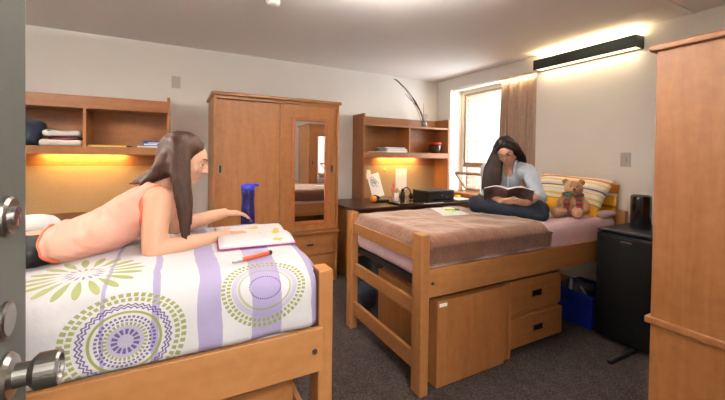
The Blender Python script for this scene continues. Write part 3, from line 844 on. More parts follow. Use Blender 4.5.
obj('reed', tube(bm_(), [(2.862, 3.70, 1.70), (2.83, 3.69, 1.82), (2.80, 3.69, 1.87), (2.72, 3.69, 1.98), (2.67, 3.69, 2.04), (2.655, 3.69, 2.06)], [.004, .005, .009, .013, .009, .004]), M['darkreed'], ds, smooth=True)
obj('stalk', tube(bm_(), [(2.655, 3.69, 2.06), (2.56, 3.69, 2.15), (2.47, 3.69, 2.21), (2.42, 3.69, 2.24), (2.38, 3.69, 2.25)], [.006, .006, .007, .009, .003]), M['brownstem'], ds, smooth=True)
for k, (lab, pts) in enumerate((('long thin dried twig reaching highest above the vase', [(2.86, 3.72, 1.70), (2.78, 3.73, 1.90), (2.60, 3.73, 2.13), (2.46, 3.73, 2.235)]),
                                ('short bent dried twig jutting sideways above the vase', [(2.865, 3.69, 1.70), (2.75, 3.67, 1.92), (2.60, 3.66, 2.02), (2.53, 3.66, 2.08)]),
                                ('upright dried twig standing straight in the vase', [(2.868, 3.71, 1.70), (2.875, 3.72, 1.86), (2.865, 3.72, 1.99)]))):
    tag(obj('dried_twig', tube(bm_(), pts, [.0035] * (len(pts) - 1) + [.0018], n=6), M['brownstem'], smooth=True), lab, 'dried plant')

# ------------------------------------------------------------------ things on the desk
ZD = .7605
og = thing('orange', 'whole orange on the dark desk beside the hutch side panel', 'fruit', (1.985, 3.47, ZD))
obj('fruit', ball(bm_(), (1.985, 3.47, ZD + .039), (.041, .041, .039), 24), M['orange'], og, smooth=True)
obj('stem_button', cyl(bm_(), (1.985, 3.47, ZD + .0765), (1.985, 3.47, ZD + .080), .004, n=10), M['green'], og)
cpos = V((2.20, 3.345, ZD))
tag(obj('pen_cup', lathe(bm_(), [(0, 0), (.029, 0), (.037, .115), (.034, .115), (.0265, .006), (0, .006)], cpos), M['white'], smooth=True), 'white cup full of pens on the desk', 'cup')
for lab, m, dx, dy, lx, ly, h, r in (('tall red marker standing in the white cup', 'red', -.006, .006, -.012, .01, .225, .009),
                                     ('orange pen leaning out of the white cup', 'penorange', -.012, -.012, -.05, .0, .17, .005),
                                     ('green pen standing in the white cup', 'green', .004, -.012, .004, -.006, .165, .005),
                                     ('yellow pencil leaning out of the white cup', 'yellow', .012, -.006, .035, .0, .16, .004),
                                     ('blue pen leaning towards the printer in the white cup', 'bluelid', .012, .008, .03, .012, .165, .005)):
    p0 = cpos + V((dx, dy, .010)); p1 = cpos + V((dx + lx, dy + ly, h))
    t = thing('marker' if r > .008 else 'pen', lab, 'pen', p0, 0, 'pens in the white cup')
    q = p0.lerp(p1, .78)
    obj('barrel', cyl(bm_(), p0, q, r * .9, r, n=12), M[m], t, smooth=False); obj('cap', cyl(bm_(), q, p1, r * 1.1, r * .8, n=12), M[m], t)
# a drawing card leaning on the pinboard
pc = thing('drawing_card', 'white card with a grey pencil sketch leaning on the pinboard', 'card', (2.23, 3.72, .80))
cm = Matrix.Translation((2.25, 3.80, .775)) @ Matrix.Rotation(math.radians(-14), 4, 'Y') @ Matrix.Rotation(math.radians(-8), 4, 'X')
obj('card', xform(box(bm_(), (-.085, -.004, 0), (.085, .0, .30)), cm), M['paper'], pc)
def sketch():
    b = bm_(); random.seed(3)
    for k in range(7):
        cx, cz = random.uniform(-.04, .04), random.uniform(.09, .24); r = random.uniform(.012, .03)
        tube(b, [(cx + r * math.cos(a), -.0052, cz + r * 1.3 * math.sin(a)) for a in [i * 5.2 / 12 for i in range(13)]], .0022, n=6)
    return b
obj('sketch', xform(sketch(), cm), mat('pencil_grey', rgb(110, 104, 104), .8), pc)
def flat_on_board(nm, lab, cat, x0, x1, z0, z1, m, y=3.8685):
    return tag(obj(nm, box(bm_(), (x0, y - .0012, z0), (x1, y, z1)), m), lab, cat)
flat_on_board('paper_sheet', 'white printed sheet pinned to the pinboard above the pen cup', 'paper', 2.545, 2.72, .845, 1.125, print_mat('printed_sheet', rgb(214, 208, 204), [(rgb(160, 156, 160), .63)], 60))
flat_on_board('paper_note', 'small note with a green leaf pinned at the edge of the pinboard', 'paper', 2.105, 2.17, 1.00, 1.115, print_mat('leaf_note', rgb(238, 236, 230), [(rgb(70, 120, 70), .60)], 22))
pp = thing('pushpin', 'yellow pushpin in the pinboard above the sketch card', 'pin', (2.37, 3.86, 1.115))
obj('head', lathe(bm_(), [(0, 0), (.013, 0), (.009, .012), (.013, .02), (0, .022)], (2.37, 3.866, 1.115), axis=(0, -1, 0), n=16), M['yellow'], pp, smooth=True)
obj('point', cyl(bm_(), (2.37, 3.875, 1.115), (2.37, 3.866, 1.115), .0015, n=8), M['steel'], pp)
lp = thing('laptop', 'closed black laptop on the desk in front of the printer', 'laptop', (2.27, 3.24, ZD), math.radians(4))
obj('base', box(bm_(), (-.17, -.115, .001), (.17, .115, .014)), M['black'], lp, .003, world=False)
obj('lid', box(bm_(), (-.17, -.115, .0145), (.17, .115, .023)), M['gloss'], lp, .003, world=False)
pr = thing('printer', 'black desktop printer on the desk corner below the hutch', 'printer', (2.70, 3.29, ZD))
obj('body', box(bm_(), (2.51, 3.14, ZD), (2.89, 3.44, ZD + .125)), M['black'], pr, .008)
obj('lid', box(bm_(), (2.505, 3.135, ZD + .1255), (2.895, 3.445, ZD + .142)), mat('charcoal_plastic', rgb(52, 46, 44), .5), pr, .006)
obj('front_slot', box(bm_(), (2.57, 3.1375, ZD + .03), (2.83, 3.1397, ZD + .045)), M['gloss'], pr)
obj('logo_button', cyl(bm_(), (2.71, 3.1365, ZD + .085), (2.71, 3.14, ZD + .085), .012, n=18), M['steel'], pr)
ph = thing('telephone', 'black desk telephone between the orange and the pen cup', 'telephone', (2.10, 3.50, ZD), math.radians(-10))
obj('base', xform(box(bm_(), (-.075, -.09, .0), (.075, .09, .035)), Matrix()), M['black'], ph, .006, world=False)
obj('handset', tube(bm_(), [(-.055, -.08, .05), (-.055, -.06, .062), (-.055, .06, .062), (-.055, .08, .05)], [.02, .014, .014, .02]), M['black'], ph, smooth=True, world=False)
obj('keypad', box(bm_(), (.0, -.06, .0352), (.055, .01, .038)), mat('key_grey', rgb(90, 90, 92), .5), ph, world=False)
bt = thing('flask', 'small black flask standing behind the laptop', 'flask', (2.38, 3.46, ZD))
obj('body', lathe(bm_(), [(0, 0), (.027, 0), (.028, .01), (.028, .10), (.018, .115), (0, .115)], (2.38, 3.46, ZD)), M['black'], bt, smooth=True)
obj('cap', lathe(bm_(), [(0, 0), (.017, 0), (.017, .03), (0, .032)], (2.38, 3.46, ZD + .1155)), M['gloss'], bt, smooth=True)
ha = thing('headphones', 'black headphones lying on the desk beside the printer', 'headphones', (2.46, 3.52, ZD))
obj('band', tube(bm_(), [(2.41 + .07 * (1 - math.cos(a)), 3.53 - .0 * a, ZD + .05 + .10 * math.sin(a)) for a in [i * PI / 12 for i in range(13)]], .008), M['black'], ha, smooth=True)
for x in (2.41, 2.55): obj('ear_cup', ball(bm_(), (x, 3.53, ZD + .042), (.022, .04, .042)), M['black'], ha, smooth=True)
tag(obj('cord', tube(bm_(), [(2.44, 3.15, ZD + .004), (2.50, 3.125, ZD + .004), (2.58, 3.13, ZD + .004), (2.72, 3.128, ZD + .004)], .004, n=8), M['white'], smooth=True), 'white cord lying along the front of the printer', 'cord')
tag(obj('folder', box(bm_(), (2.93, 3.16, ZD), (3.17, 3.42, ZD + .012)), mat('red_card', rgb(170, 46, 40), .6), bevel=.001), 'red card folder on the desk between printer and window', 'folder')
tag(obj('paper_pad', box(bm_(), (2.95, 3.14, ZD + .0122), (3.15, 3.36, ZD + .024)), M['paper']), 'white paper lying on the red folder', 'paper')
tag(obj('sticky_notes', box(bm_(), (3.10, 3.30, ZD + .0243), (3.15, 3.35, ZD + .05)), M['yellow']), 'yellow block of sticky notes on the white paper', 'notes')

# ------------------------------------------------------------------ things on the beds
def slab_on(nm, lab, cat, corners, z, h, m):
    b = bm_(); loft(b, [[V((x, y, z)) for x, y in corners], [V((x, y, z + h)) for x, y in corners]])
    return tag(obj(nm, b, m), lab, cat)
slab_on('worksheet', 'white printed worksheet lying on the brown blanket beside the reader', 'paper', [(1.70, 1.95), (1.93, 1.93), (2.05, 2.26), (1.86, 2.30)], .862, .004,
        print_mat('worksheet_print', rgb(240, 240, 236), [(rgb(150, 150, 155), .66), (rgb(205, 225, 90), .63)], 26))
hl = thing('highlighter', 'yellow green highlighter on the white worksheet', 'pen', (1.93, 2.12, .8665))
obj('barrel', cyl(bm_(), (1.88, 2.14, .874), (1.95, 2.11, .874), .007, n=12), mat('lime', rgb(200, 225, 50), .4), hl)
obj('cap', cyl(bm_(), (1.95, 2.11, .874), (1.985, 2.095, .874), .0078, n=12), M['green'], hl)
# magazine and pen under the lying woman's hands
mg = thing('magazine', 'open white magazine with orange pictures under the hands of the woman lying down', 'magazine', (.30, 1.62, .92))
def spread():
    b = bm_(); nx, ny = 24, 10; rows = []
    for top in (1, 0):
        R = []
        for i in range(nx + 1):
            u = i / nx * 2 - 1; row = []
            for j in range(ny + 1):
                v = j / ny * 2 - 1
                bul = .010 * (1 - abs(abs(u) * 2 - 1) ** 2) * top
                row.append(b.verts.new((u * .20, v * .145, bul + .008 * top - .006 * abs(u) ** 3)))
            R.append(row)
        for i in range(nx):
            for j in range(ny):
                q = (R[i][j], R[i + 1][j], R[i + 1][j + 1], R[i][j + 1]); b.faces.new(q if top else q[::-1])
        rows.append(R)
    A, Bq = rows; edge = lambda R: [R[i][0] for i in range(nx + 1)] + [R[nx][j] for j in range(1, ny + 1)] + [R[i][ny] for i in range(nx - 1, -1, -1)] + [R[0][j] for j in range(ny - 1, 0, -1)]
    e1, e2 = edge(A), edge(Bq); n = len(e1)
    for i in range(n): b.faces.new((e1[i], e2[i], e2[(i + 1) % n], e1[(i + 1) % n]))
    return b
mx = Matrix.Translation((.30, 1.62, .931)) @ Matrix.Rotation(math.radians(87), 4, 'Z')
obj('pages', xform(spread(), mx), print_mat('magazine_print', rgb(206, 202, 202), [(rgb(225, 170, 80), .64), (rgb(205, 190, 215), .66), (rgb(232, 150, 90), .68)], 15), mg, smooth=True)
obj('cover_edge', xform(box(bm_(), (-.205, -.150, -.006), (.205, .150, -.0045)), mx), mat('magenta_edge', rgb(205, 50, 150), .5), mg)
pn = thing('pen', 'orange gel pen lying on the duvet in front of the magazine', 'pen', (.25, 1.30, .915))
obj('barrel', cyl(bm_(), (.205, 1.285, .918), (.307, 1.327, .920), .0075, n=16), M['penorange'], pn)
obj('tail', cyl(bm_(), (.307, 1.327, .920), (.318, 1.3315, .920), .0078, n=16), M['black'], pn)
obj('clear_tip', cyl(bm_(), (.172, 1.271, .917), (.205, 1.285, .918), .004, .007, n=16), M['skirt'], pn)
wb = thing('water_bottle', 'tall indigo water bottle with a blue flip lid on the duvet', 'bottle', (.35, 2.01, .895))
obj('body', lathe(bm_(), [(0, 0), (.037, 0), (.0385, .008), (.0375, .06), (.0345, .11), (.0335, .14), (.036, .19), (.036, .20), (0, .20)], (.35, 2.01, .895), n=40), M['bottle'], wb, smooth=True)
ld = obj('lid', lathe(bm_(), [(0, 0), (.0375, 0), (.0385, .004), (.0385, .022), (.034, .03), (0, .032)], (.35, 2.01, 1.0955), n=40), M['bluelid'], wb, smooth=True)
obj('spout', tube(bm_(), [(.365, 2.003, 1.117), (.39, 1.991, 1.122), (.405, 1.984, 1.12)], .008), M['bluelid'], ld, smooth=True)
# pillows
def pillow_mesh(w, h, t, seed, e=2.6):
    """local: width along x, height along z, thickness along y"""
    b = bm_(); n, m = 34, 26; R = []
    for s in (1, -1):
        G = []
        for i in range(n + 1):
            u = i / n * 2 - 1; row = []
            for j in range(m + 1):
                v = j / m * 2 - 1
                k = max(0, (1 - abs(u) ** e)) ** .55 * max(0, (1 - abs(v) ** e)) ** .55
                pin = 1 - .05 * (1 - abs(v) ** 2) * abs(u) ** 4
                pin2 = 1 - .07 * (1 - abs(u) ** 2) * abs(v) ** 4
                y = s * t / 2 * k + .012 * k * noise.noise(V((u * 2.2 + seed, v * 2.2, s)))
                row.append(b.verts.new((u * w / 2 * pin, y, v * h / 2 * pin2)))
            G.append(row)
        for i in range(n):
            for j in range(m):
                q = (G[i][j], G[i + 1][j], G[i + 1][j + 1], G[i][j + 1]); b.faces.new(q)
        R.append(G)
    bmesh.ops.remove_doubles(b, verts=b.verts, dist=1e-5)
    return b
gold, crm, gry, wht = rgb(236, 178, 40), rgb(238, 222, 190), rgb(118, 112, 122), rgb(240, 236, 226)
H_ = .41
st = [(-.215, gold), (-.19, rgb(200, 130, 30)), (-.10, gold), (-.085, rgb(214, 150, 40)), (-.055, wht), (-.035, rgb(246, 205, 90)), (.0, wht), (.012, rgb(246, 205, 90)), (.035, wht), (.05, gry), (.07, rgb(226, 210, 190)), (.10, wht), (.115, rgb(246, 205, 90)), (.14, wht), (.165, rgb(222, 140, 50)), (.185, wht), (.24, gold)]
sm_ = stripes_mat('striped_pillowcase', 2, st)
def pillow(label, loc, rot, w, h, t, seed, m):
    o = obj('pillow', pillow_mesh(w, h, t, seed), m, None, smooth=True, world=False)
    o.matrix_world = Matrix.Translation(loc) @ rot
    ORIG[o.name] = V(loc)
    return tag(o, label, 'pillow')
rot1 = Matrix.Rotation(math.radians(-90), 4, 'Z') @ Matrix.Rotation(math.radians(-40), 4, 'X')
pillow('yellow and white striped pillow leaning on the wall behind the teddy bear', (3.02, 1.87, .978), Matrix.Rotation(math.radians(6), 4, 'Z') @ rot1 @ Matrix.Rotation(math.radians(4), 4, 'Y'), .62, H_, .15, 1, sm_)
rot2 = Matrix.Rotation(math.radians(-90), 4, 'Z') @ Matrix.Rotation(math.radians(-10), 4, 'X')
pillow('gold striped pillow tucked behind the front one at the bed head', (3.195, 1.83, .935), rot2, .56, .30, .07, 5, stripes_mat('gold_pillowcase', 2, [(-.05, gold), (-.03, rgb(180, 100, 30)), (.05, gold), (.07, wht), (.2, rgb(206, 130, 40))]))
tag(obj('pillow', rbox(bm_(), (2.94, 1.535, .826), (3.15, 1.61, .872), .022, .02, .008, 8), M['sheet'], smooth=True), 'small pink cushion squashed at the bed corner by the refrigerator', 'pillow')
tag(obj('throw_blanket', rbox(bm_(), (-1.0, 1.84, .912), (-.44, 2.05, 1.01), .05, .03, .03, 6), M['whitecloth'], smooth=True), 'bunched white cover on the bed beyond the lying woman', 'blanket')

# ------------------------------------------------------------------ people
def axes(F, U):
    F = V(F).normalized(); U = V(U); U = (U - F * U.dot(F)).normalized(); return F, U, F.cross(U)

def head_lumps(bm, Cc, F, U, s=1):
    """skull, face, jaw, nose, ears; S is the person's right"""
    F, U, S = axes(F, U); Cc = V(Cc)
    rot = Matrix((S, F, U)).transposed()
    P = lambda a, b, c: Cc + (S * a + F * b + U * c) * s
    def el(p, r): ball(bm, P(*p), tuple(x * s for x in r), 24, rot)
    el((0, -.018, .030), (.071, .088, .078))
    el((0, .022, .018), (.064, .066, .072))
    el((0, .030, -.035), (.054, .056, .068))
    el((0, .052, -.082), (.026, .026, .020))
    for k in (-1, 1):
        el((k * .034, .052, -.022), (.024, .024, .024))
        cap(bm, P(k * .047, .010, -.055), P(k * .016, .056, -.085), .020 * s, .018 * s)
        el((k * .070, -.008, .0), (.009, .017, .029))
        cap(bm, P(k * .030, .076, .030), P(k * .012, .082, .026), .009 * s, .010 * s)
    cap(bm, P(0, .084, .020), P(0, .103, -.018), .0075 * s, .0105 * s)
    el((0, .094, -.022), (.0145, .010, .008))
    el((0, .078, -.046), (.021, .014, .012))
    el((0, .075, -.060), (.018, .012, .008))
    return P, rot

def head_sculpt(Cc, F, U, s):
    F, U, S = axes(F, U); Cc = V(Cc)
    sock = [Cc + (S * (k * .030) + F * .084 + U * .008) * s for k in (-1, 1)]
    def post(p, n):
        d = V((0, 0, 0))
        for q in sock:
            r2 = (p - q).length_squared / (.017 * s) ** 2
            if r2 < 9: d -= F * (.010 * s) * math.exp(-r2)
        return p + d
    return post

def face_parts(P, rot, par, s):
    for k in (-1, 1):
        e = obj('eye', ball(bm_(), P(k * .030, .0665, .008), .0120 * s, 14), M['eyew'], par, smooth=True)
        obj('iris', ball(bm_(), P(k * .029, .0750, .006), .0056 * s, 10), M['iris'], e, smooth=True)
        ll = bm_(); chain(ll, [P(k * .043, .071, .005), P(k * .037, .0785, .0055), P(k * .028, .0805, .0055), P(k * .019, .077, .006)], [.0012 * s, .0018 * s, .0018 * s, .0012 * s], 8)
        obj('lashes', ll, M['brow'], par, smooth=True)
        obj('eyelid', ball(bm_(), P(k * .030, .0672, .0125), .0128 * s, 14), M['skin'], par, smooth=True)
        bb_ = bm_(); chain(bb_, [P(k * .048, .0695, .029), P(k * .036, .0815, .0345), P(k * .018, .0875, .031)], [.0012 * s, .0022 * s, .0024 * s], 8)
        obj('eyebrow', bb_, M['brow'], par, smooth=True)
    lb = bm_(); chain(lb, [P(-.019, .078, -.051), P(-.007, .0875, -.049), P(.007, .0875, -.049), P(.019, .078, -.051)], [.0015 * s, .0038 * s, .0038 * s, .0015 * s], 10)
    chain(lb, [P(-.017, .078, -.053), P(0, .0865, -.057), P(.017, .078, -.053)], [.0015 * s, .0045 * s, .0015 * s], 10)
    obj('lips', lb, M['lip'], par, smooth=True)

def hand_lumps(bm, wrist, d, n, side, curl=.7, s=1, spread=.10, thumb=(.62, .70, -.25)):
    """wrist -> fingers along d, back of the hand towards n, thumb on d x n * side"""
    d = V(d).normalized(); n = V(n); n = (n - d * n.dot(d)).normalized(); t = d.cross(n) * side; w = V(wrist)
    L = .082 * s
    for o, r0, r1 in ((.024, .014, .0105), (.009, .015, .0115), (-.008, .015, .011), (-.023, .013, .0098)):
        cap(bm, w + t * o * .62 * s, w + d * L * (1 - abs(o) * 3) + t * o * s, r0 * s, r1 * s, 10)
    for o, ln in ((.026, .068), (.009, .077), (-.009, .071), (-.025, .055)):
        p = w + d * L * (1 - abs(o) * 3) + t * o * s
        dd = (d + t * o / .025 * spread).normalized(); r = .0088 * s
        for f, k in ((.45, .30), (.30, .38), (.25, .32)):
            ax = dd.cross(n).normalized(); dd = Matrix.Rotation(-curl * k, 3, ax) @ dd
            q = p + dd * ln * f * s; cap(bm, p, q, r, r * .9, 10); p = q; r *= .9
    p = w + d * .020 * s + t * .020 * s
    dd = (d * thumb[0] + t * thumb[1] + n * thumb[2]).normalized()
    q = p + dd * .040 * s; cap(bm, p, q, .0125 * s, .0100 * s, 10)
    dd2 = (dd + d * .5 - t * .12).normalized(); cap(bm, q, q + dd2 * .033 * s, .0098 * s, .0078 * s, 10)

# ---- woman lying on her stomach on the duvet
def lying_woman():
    g = thing('person', 'woman in a peach sleeveless blouse lying propped on her elbows on the duvet', 'person', (-.30, 1.70, .90))
    s = .95
    HC, HF, HU = V((.030, 1.672, 1.262)), (.90, -.10, -.36), (.36, .02, .92)
    b = bm_()
    P, rot = head_lumps(b, HC, HF, HU, s)
    chain(b, [(-.085, 1.69, 1.125), (-.045, 1.685, 1.175), (-.005, 1.678, 1.23)], [.055, .046, .046])
    E3 = lambda c, r, yaw=0: ball(b, c, r, 24)
    E3((-.53, 1.75, .958), (.125, .155, .072)); E3((-.60, 1.69, .955), (.10, .08, .075)); E3((-.60, 1.82, .955), (.10, .08, .075))
    E3((-.36, 1.725, .975), (.14, .122, .070)); E3((-.22, 1.705, 1.015), (.13, .125, .085)); E3((-.12, 1.695, 1.065), (.095, .122, .084))
    chain(b, [(-.53, 1.745, .965), (-.36, 1.725, .985), (-.22, 1.705, 1.03), (-.11, 1.695, 1.085)], [.07, .07, .082, .078])
    # shoulders
    for sh in ((-.060, 1.575, 1.105), (-.045, 1.825, 1.105)): cap(b, (-.10, 1.695, 1.10), sh, .062, .055)
    # arms: near (her right) and far (her left)
    chain(b, [(-.060, 1.572, 1.100), (-.070, 1.530, 1.010), (-.072, 1.505, .928)], [.053, .046, .042])
    chain(b, [(-.072, 1.505, .926), (.01, 1.530, .930), (.10, 1.578, .930), (.185, 1.612, .938)], [.042, .041, .033, .026])
    hand_lumps(b, (.190, 1.614, .939), (.98, .16, -.02), (.02, -.12, 1), 1, .45, .92, .12)   # near hand on the magazine
    chain(b, [(-.045, 1.828, 1.100), (-.03, 1.87, 1.01), (-.02, 1.90, .932)], [.052, .045, .040])
    chain(b, [(-.02, 1.90, .932), (.06, 1.885, .955), (.15, 1.885, .978), (.215, 1.895, .990)], [.040, .038, .031, .025])
    hand_lumps(b, (.22, 1.896, .990), (.93, .30, -.10), (.15, -.1, 1), -1, .75, .92, .10)     # far hand reaching the bottle
    # legs run back under the door
    for y, y2 in ((1.68, 1.66), (1.83, 1.86)):
        chain(b, [(-.60, y, .955), (-.80, (y + y2) / 2, .945), (-1.0, y2, .94)], [.082, .066, .052])
        chain(b, [(-1.0, y2, .94), (-1.14, y2, .945), (-1.34, y2, .935)], [.052, .050, .033])
        chain(b, [(-1.34, y2, .935), (-1.38, y2, .945), (-1.46, y2, .925)], [.034, .034, .022])
    sw_ = lambda p: V((p.x, p.y - .135 * min(1, max(0, (-.10 - p.x) / .30)), (.895 + (p.z - .895) * (1 - .20 * min(1, max(0, (-.10 - p.x) / .18))))))
    hs_ = head_sculpt(HC, HF, HU, s)
    flesh('body', b, M['skin'], g, .0055, 4, lambda p, n: sw_(hs_(p, n)))
    face_parts(P, rot, g, s)
    # blouse
    c = bm_()
    B3 = lambda q, r: ball(c, q, r, 24)
    B3((-.36, 1.725, .970), (.085, .164, .079)); B3((-.41, 1.77, .972), (.085, .11, .079)); B3((-.39, 1.76, .970), (.085, .11, .078)); B3((-.32, 1.715, .978), (.12, .150, .080)); B3((-.105, 1.635, 1.092), (.072, .055, .078)); B3((-.17, 1.66, 1.055), (.10, .102, .098)); B3((-.25, 1.69, 1.012), (.13, .150, .100)); B3((-.10, 1.70, 1.045), (.094, .122, .098)); B3((-.32, 1.70, .99), (.13, .155, .09)); B3((-.30, 1.71, .990), (.14, .145, .083)); B3((-.21, 1.70, 1.02), (.13, .138, .094)); B3((-.130, 1.695, 1.068), (.098, .143, .098))
    chain(c, [(-.37, 1.735, .974), (-.33, 1.72, .990), (-.24, 1.705, 1.035), (-.13, 1.695, 1.085)], [.077, .080, .090, .088])
    for y in (1.612, 1.778): chain(c, [(-.16, y, 1.10), (-.10, y + (.0 if y > 1.7 else 0), 1.148), (-.055, y, 1.135), (-.03, y, 1.08)], [.045, .030, .028, .035])
    cap(c, (-.13, 1.64, 1.125), (-.13, 1.75, 1.125), .045)
    def wr(p, n):
        k = noise.noise(V((p.x * 9 - p.z * 10, p.y * 5, p.z * 14))) * .009 + noise.noise(V((p.x * 22 - p.z * 20, p.y * 9, p.z * 26))) * .004
        q = p + n * (k * .5 + .0025 * math.sin(p.x * 150 - p.y * 40 + p.z * 120 + 7 * noise.noise(p * 5)) * max(0, .35 + noise.noise(p * 8)) + .005 * math.sin(p.x * 60 + p.z * 55 + 5 * noise.noise(p * 6)) * max(0, noise.noise(V((p.x * 7, p.y * 7, p.z * 7 + 3))) + .15))
        if p.x < -.34: q.x -= .012 * min(1, max(0, (p.z - .93) / .09)); q.z += .006; q.x += .085 * min(1, max(0, (.965 - p.z) / .06)) * min(1, (-.34 - p.x) / .06)
        if q.x < -.35: q.x = -.35 + (q.x + .35) * .5
        return sw_(q)
    bl = flesh('blouse', c, M['blouse'], g, .007, 14, wr)
    # coral bindings laid on the cloth: armhole, neckline and hem
    def binding(nm, pts, rad):
        off = ORIG[g.name]; fine = []
        for p, q in zip(pts, pts[1:]):
            for i in range(6): fine.append(V(p).lerp(V(q), i / 6))
        fine.append(V(pts[-1])); out = []
        for p in fine:
            ok, co, no, ix = bl.closest_point_on_mesh(p - off); out.append(co + off)
        for k in range(2): out = [out[0]] + [(out[i - 1] + out[i] * 2 + out[i + 1]) / 4 for i in range(1, len(out) - 1)] + [out[-1]]
        obj(nm, tube(bm_(), out, rad, 8), M['blousehem'], bl, smooth=True)
    binding('armhole_trim', [(-.055, 1.60, 1.165), (-.095, 1.585, 1.145), (-.125, 1.575, 1.10), (-.128, 1.565, 1.05), (-.110, 1.56, 1.01), (-.08, 1.57, .985)], .0075)
    binding('neck_trim', [(-.16, 1.66, 1.19), (-.11, 1.645, 1.185), (-.06, 1.64, 1.165), (-.03, 1.65, 1.13)], .007)
    binding('hem_trim', [(-.345, 1.44, .90), (-.375, 1.44, .93), (-.40, 1.47, .98), (-.425, 1.53, 1.03), (-.43, 1.62, 1.06), (-.42, 1.70, 1.04)], .008)
    # leggings
    l = bm_()
    ball(l, (-.55, 1.75, .957), (.125, .160, .076), 24); ball(l, (-.46, 1.74, .962), (.12, .158, .0775), 24); ball(l, (-.40, 1.735, .967), (.10, .155, .0745), 24)
    for y, y2 in ((1.68, 1.66), (1.83, 1.86)):
        ball(l, (-.60, y, .956), (.10, .085, .079), 20)
        chain(l, [(-.60, y, .956), (-.80, (y + y2) / 2, .946), (-1.0, y2, .941)], [.086, .070, .056])
        chain(l, [(-1.0, y2, .941), (-1.14, y2, .946), (-1.30, y2, .936)], [.056, .054, .038])
    flesh('leggings', l, M['leggings'], g, .008, 4, lambda p, n: sw_(p))
    # long brown hair
    h = bm_()
    F, U, S = axes(HF, HU)
    ball(h, P(0, -.026, .036), (.080 * s, .096 * s, .086 * s), 24, rot)
    for k in (-1, 1):
        chain(h, [P(k * .016, .036, .090), P(k * .050, .028, .066), P(k * .070, .004, .012), P(k * .074, -.02, -.06)], [.014, .016, .019, .026])
        chain(h, [P(k * .045, -.045, .06), P(k * .055, -.055, -.01), P(k * .045, -.06, -.075)], [.045, .042, .034])
        chain(h, [P(k * .03, .0, .10), P(k * .066, -.01, .05), P(k * .074, -.03, -.03)], [.022, .030, .034])
    q0 = P(.072, -.005, .01)                         # near side falls in front of the shoulder
    for dx, dy, ex, ey, ez, r in ((.004, -.012, .046, 1.518, .975, .014), (-.010, -.014, .034, 1.512, .945, .015), (-.024, -.008, .020, 1.514, .965, .014), (-.008, .006, .030, 1.526, 1.0, .014)):
        a = q0 + V((dx - .006, dy * .6 + .006, .03)); m1 = V((a.x + .010, 1.562 + dy * .6, 1.17)); m2 = V(((a.x + ex) / 2 + .010, 1.538 + dy * .5, 1.07))
        chain(h, [a, m1, m2, (ex, ey, ez)], [.028, .022, .016, r * .4], 10)
    for y, ez, ex in ((1.66, 1.165, -.165), (1.69, 1.18, -.15), (1.72, 1.175, -.14), (1.635, 1.155, -.13)):
        chain(h, [P(0, -.06, .02), (-.045, (y + 1.67) / 2, 1.225), (-.085, y, 1.196), (ex, y, ez)], [.055, .042, .026, .008], 12)
    def strands(p, n):
        return p + n * (.0012 * math.sin(p.x * 420 + p.y * 460 + 6 * noise.noise(p * 9)) + .003 * noise.noise(V((p.x * 30, p.y * 30, p.z * 5))))
    flesh('hair', h, M['hair1'], g, .006, 16, strands)
    return g
lying_woman()

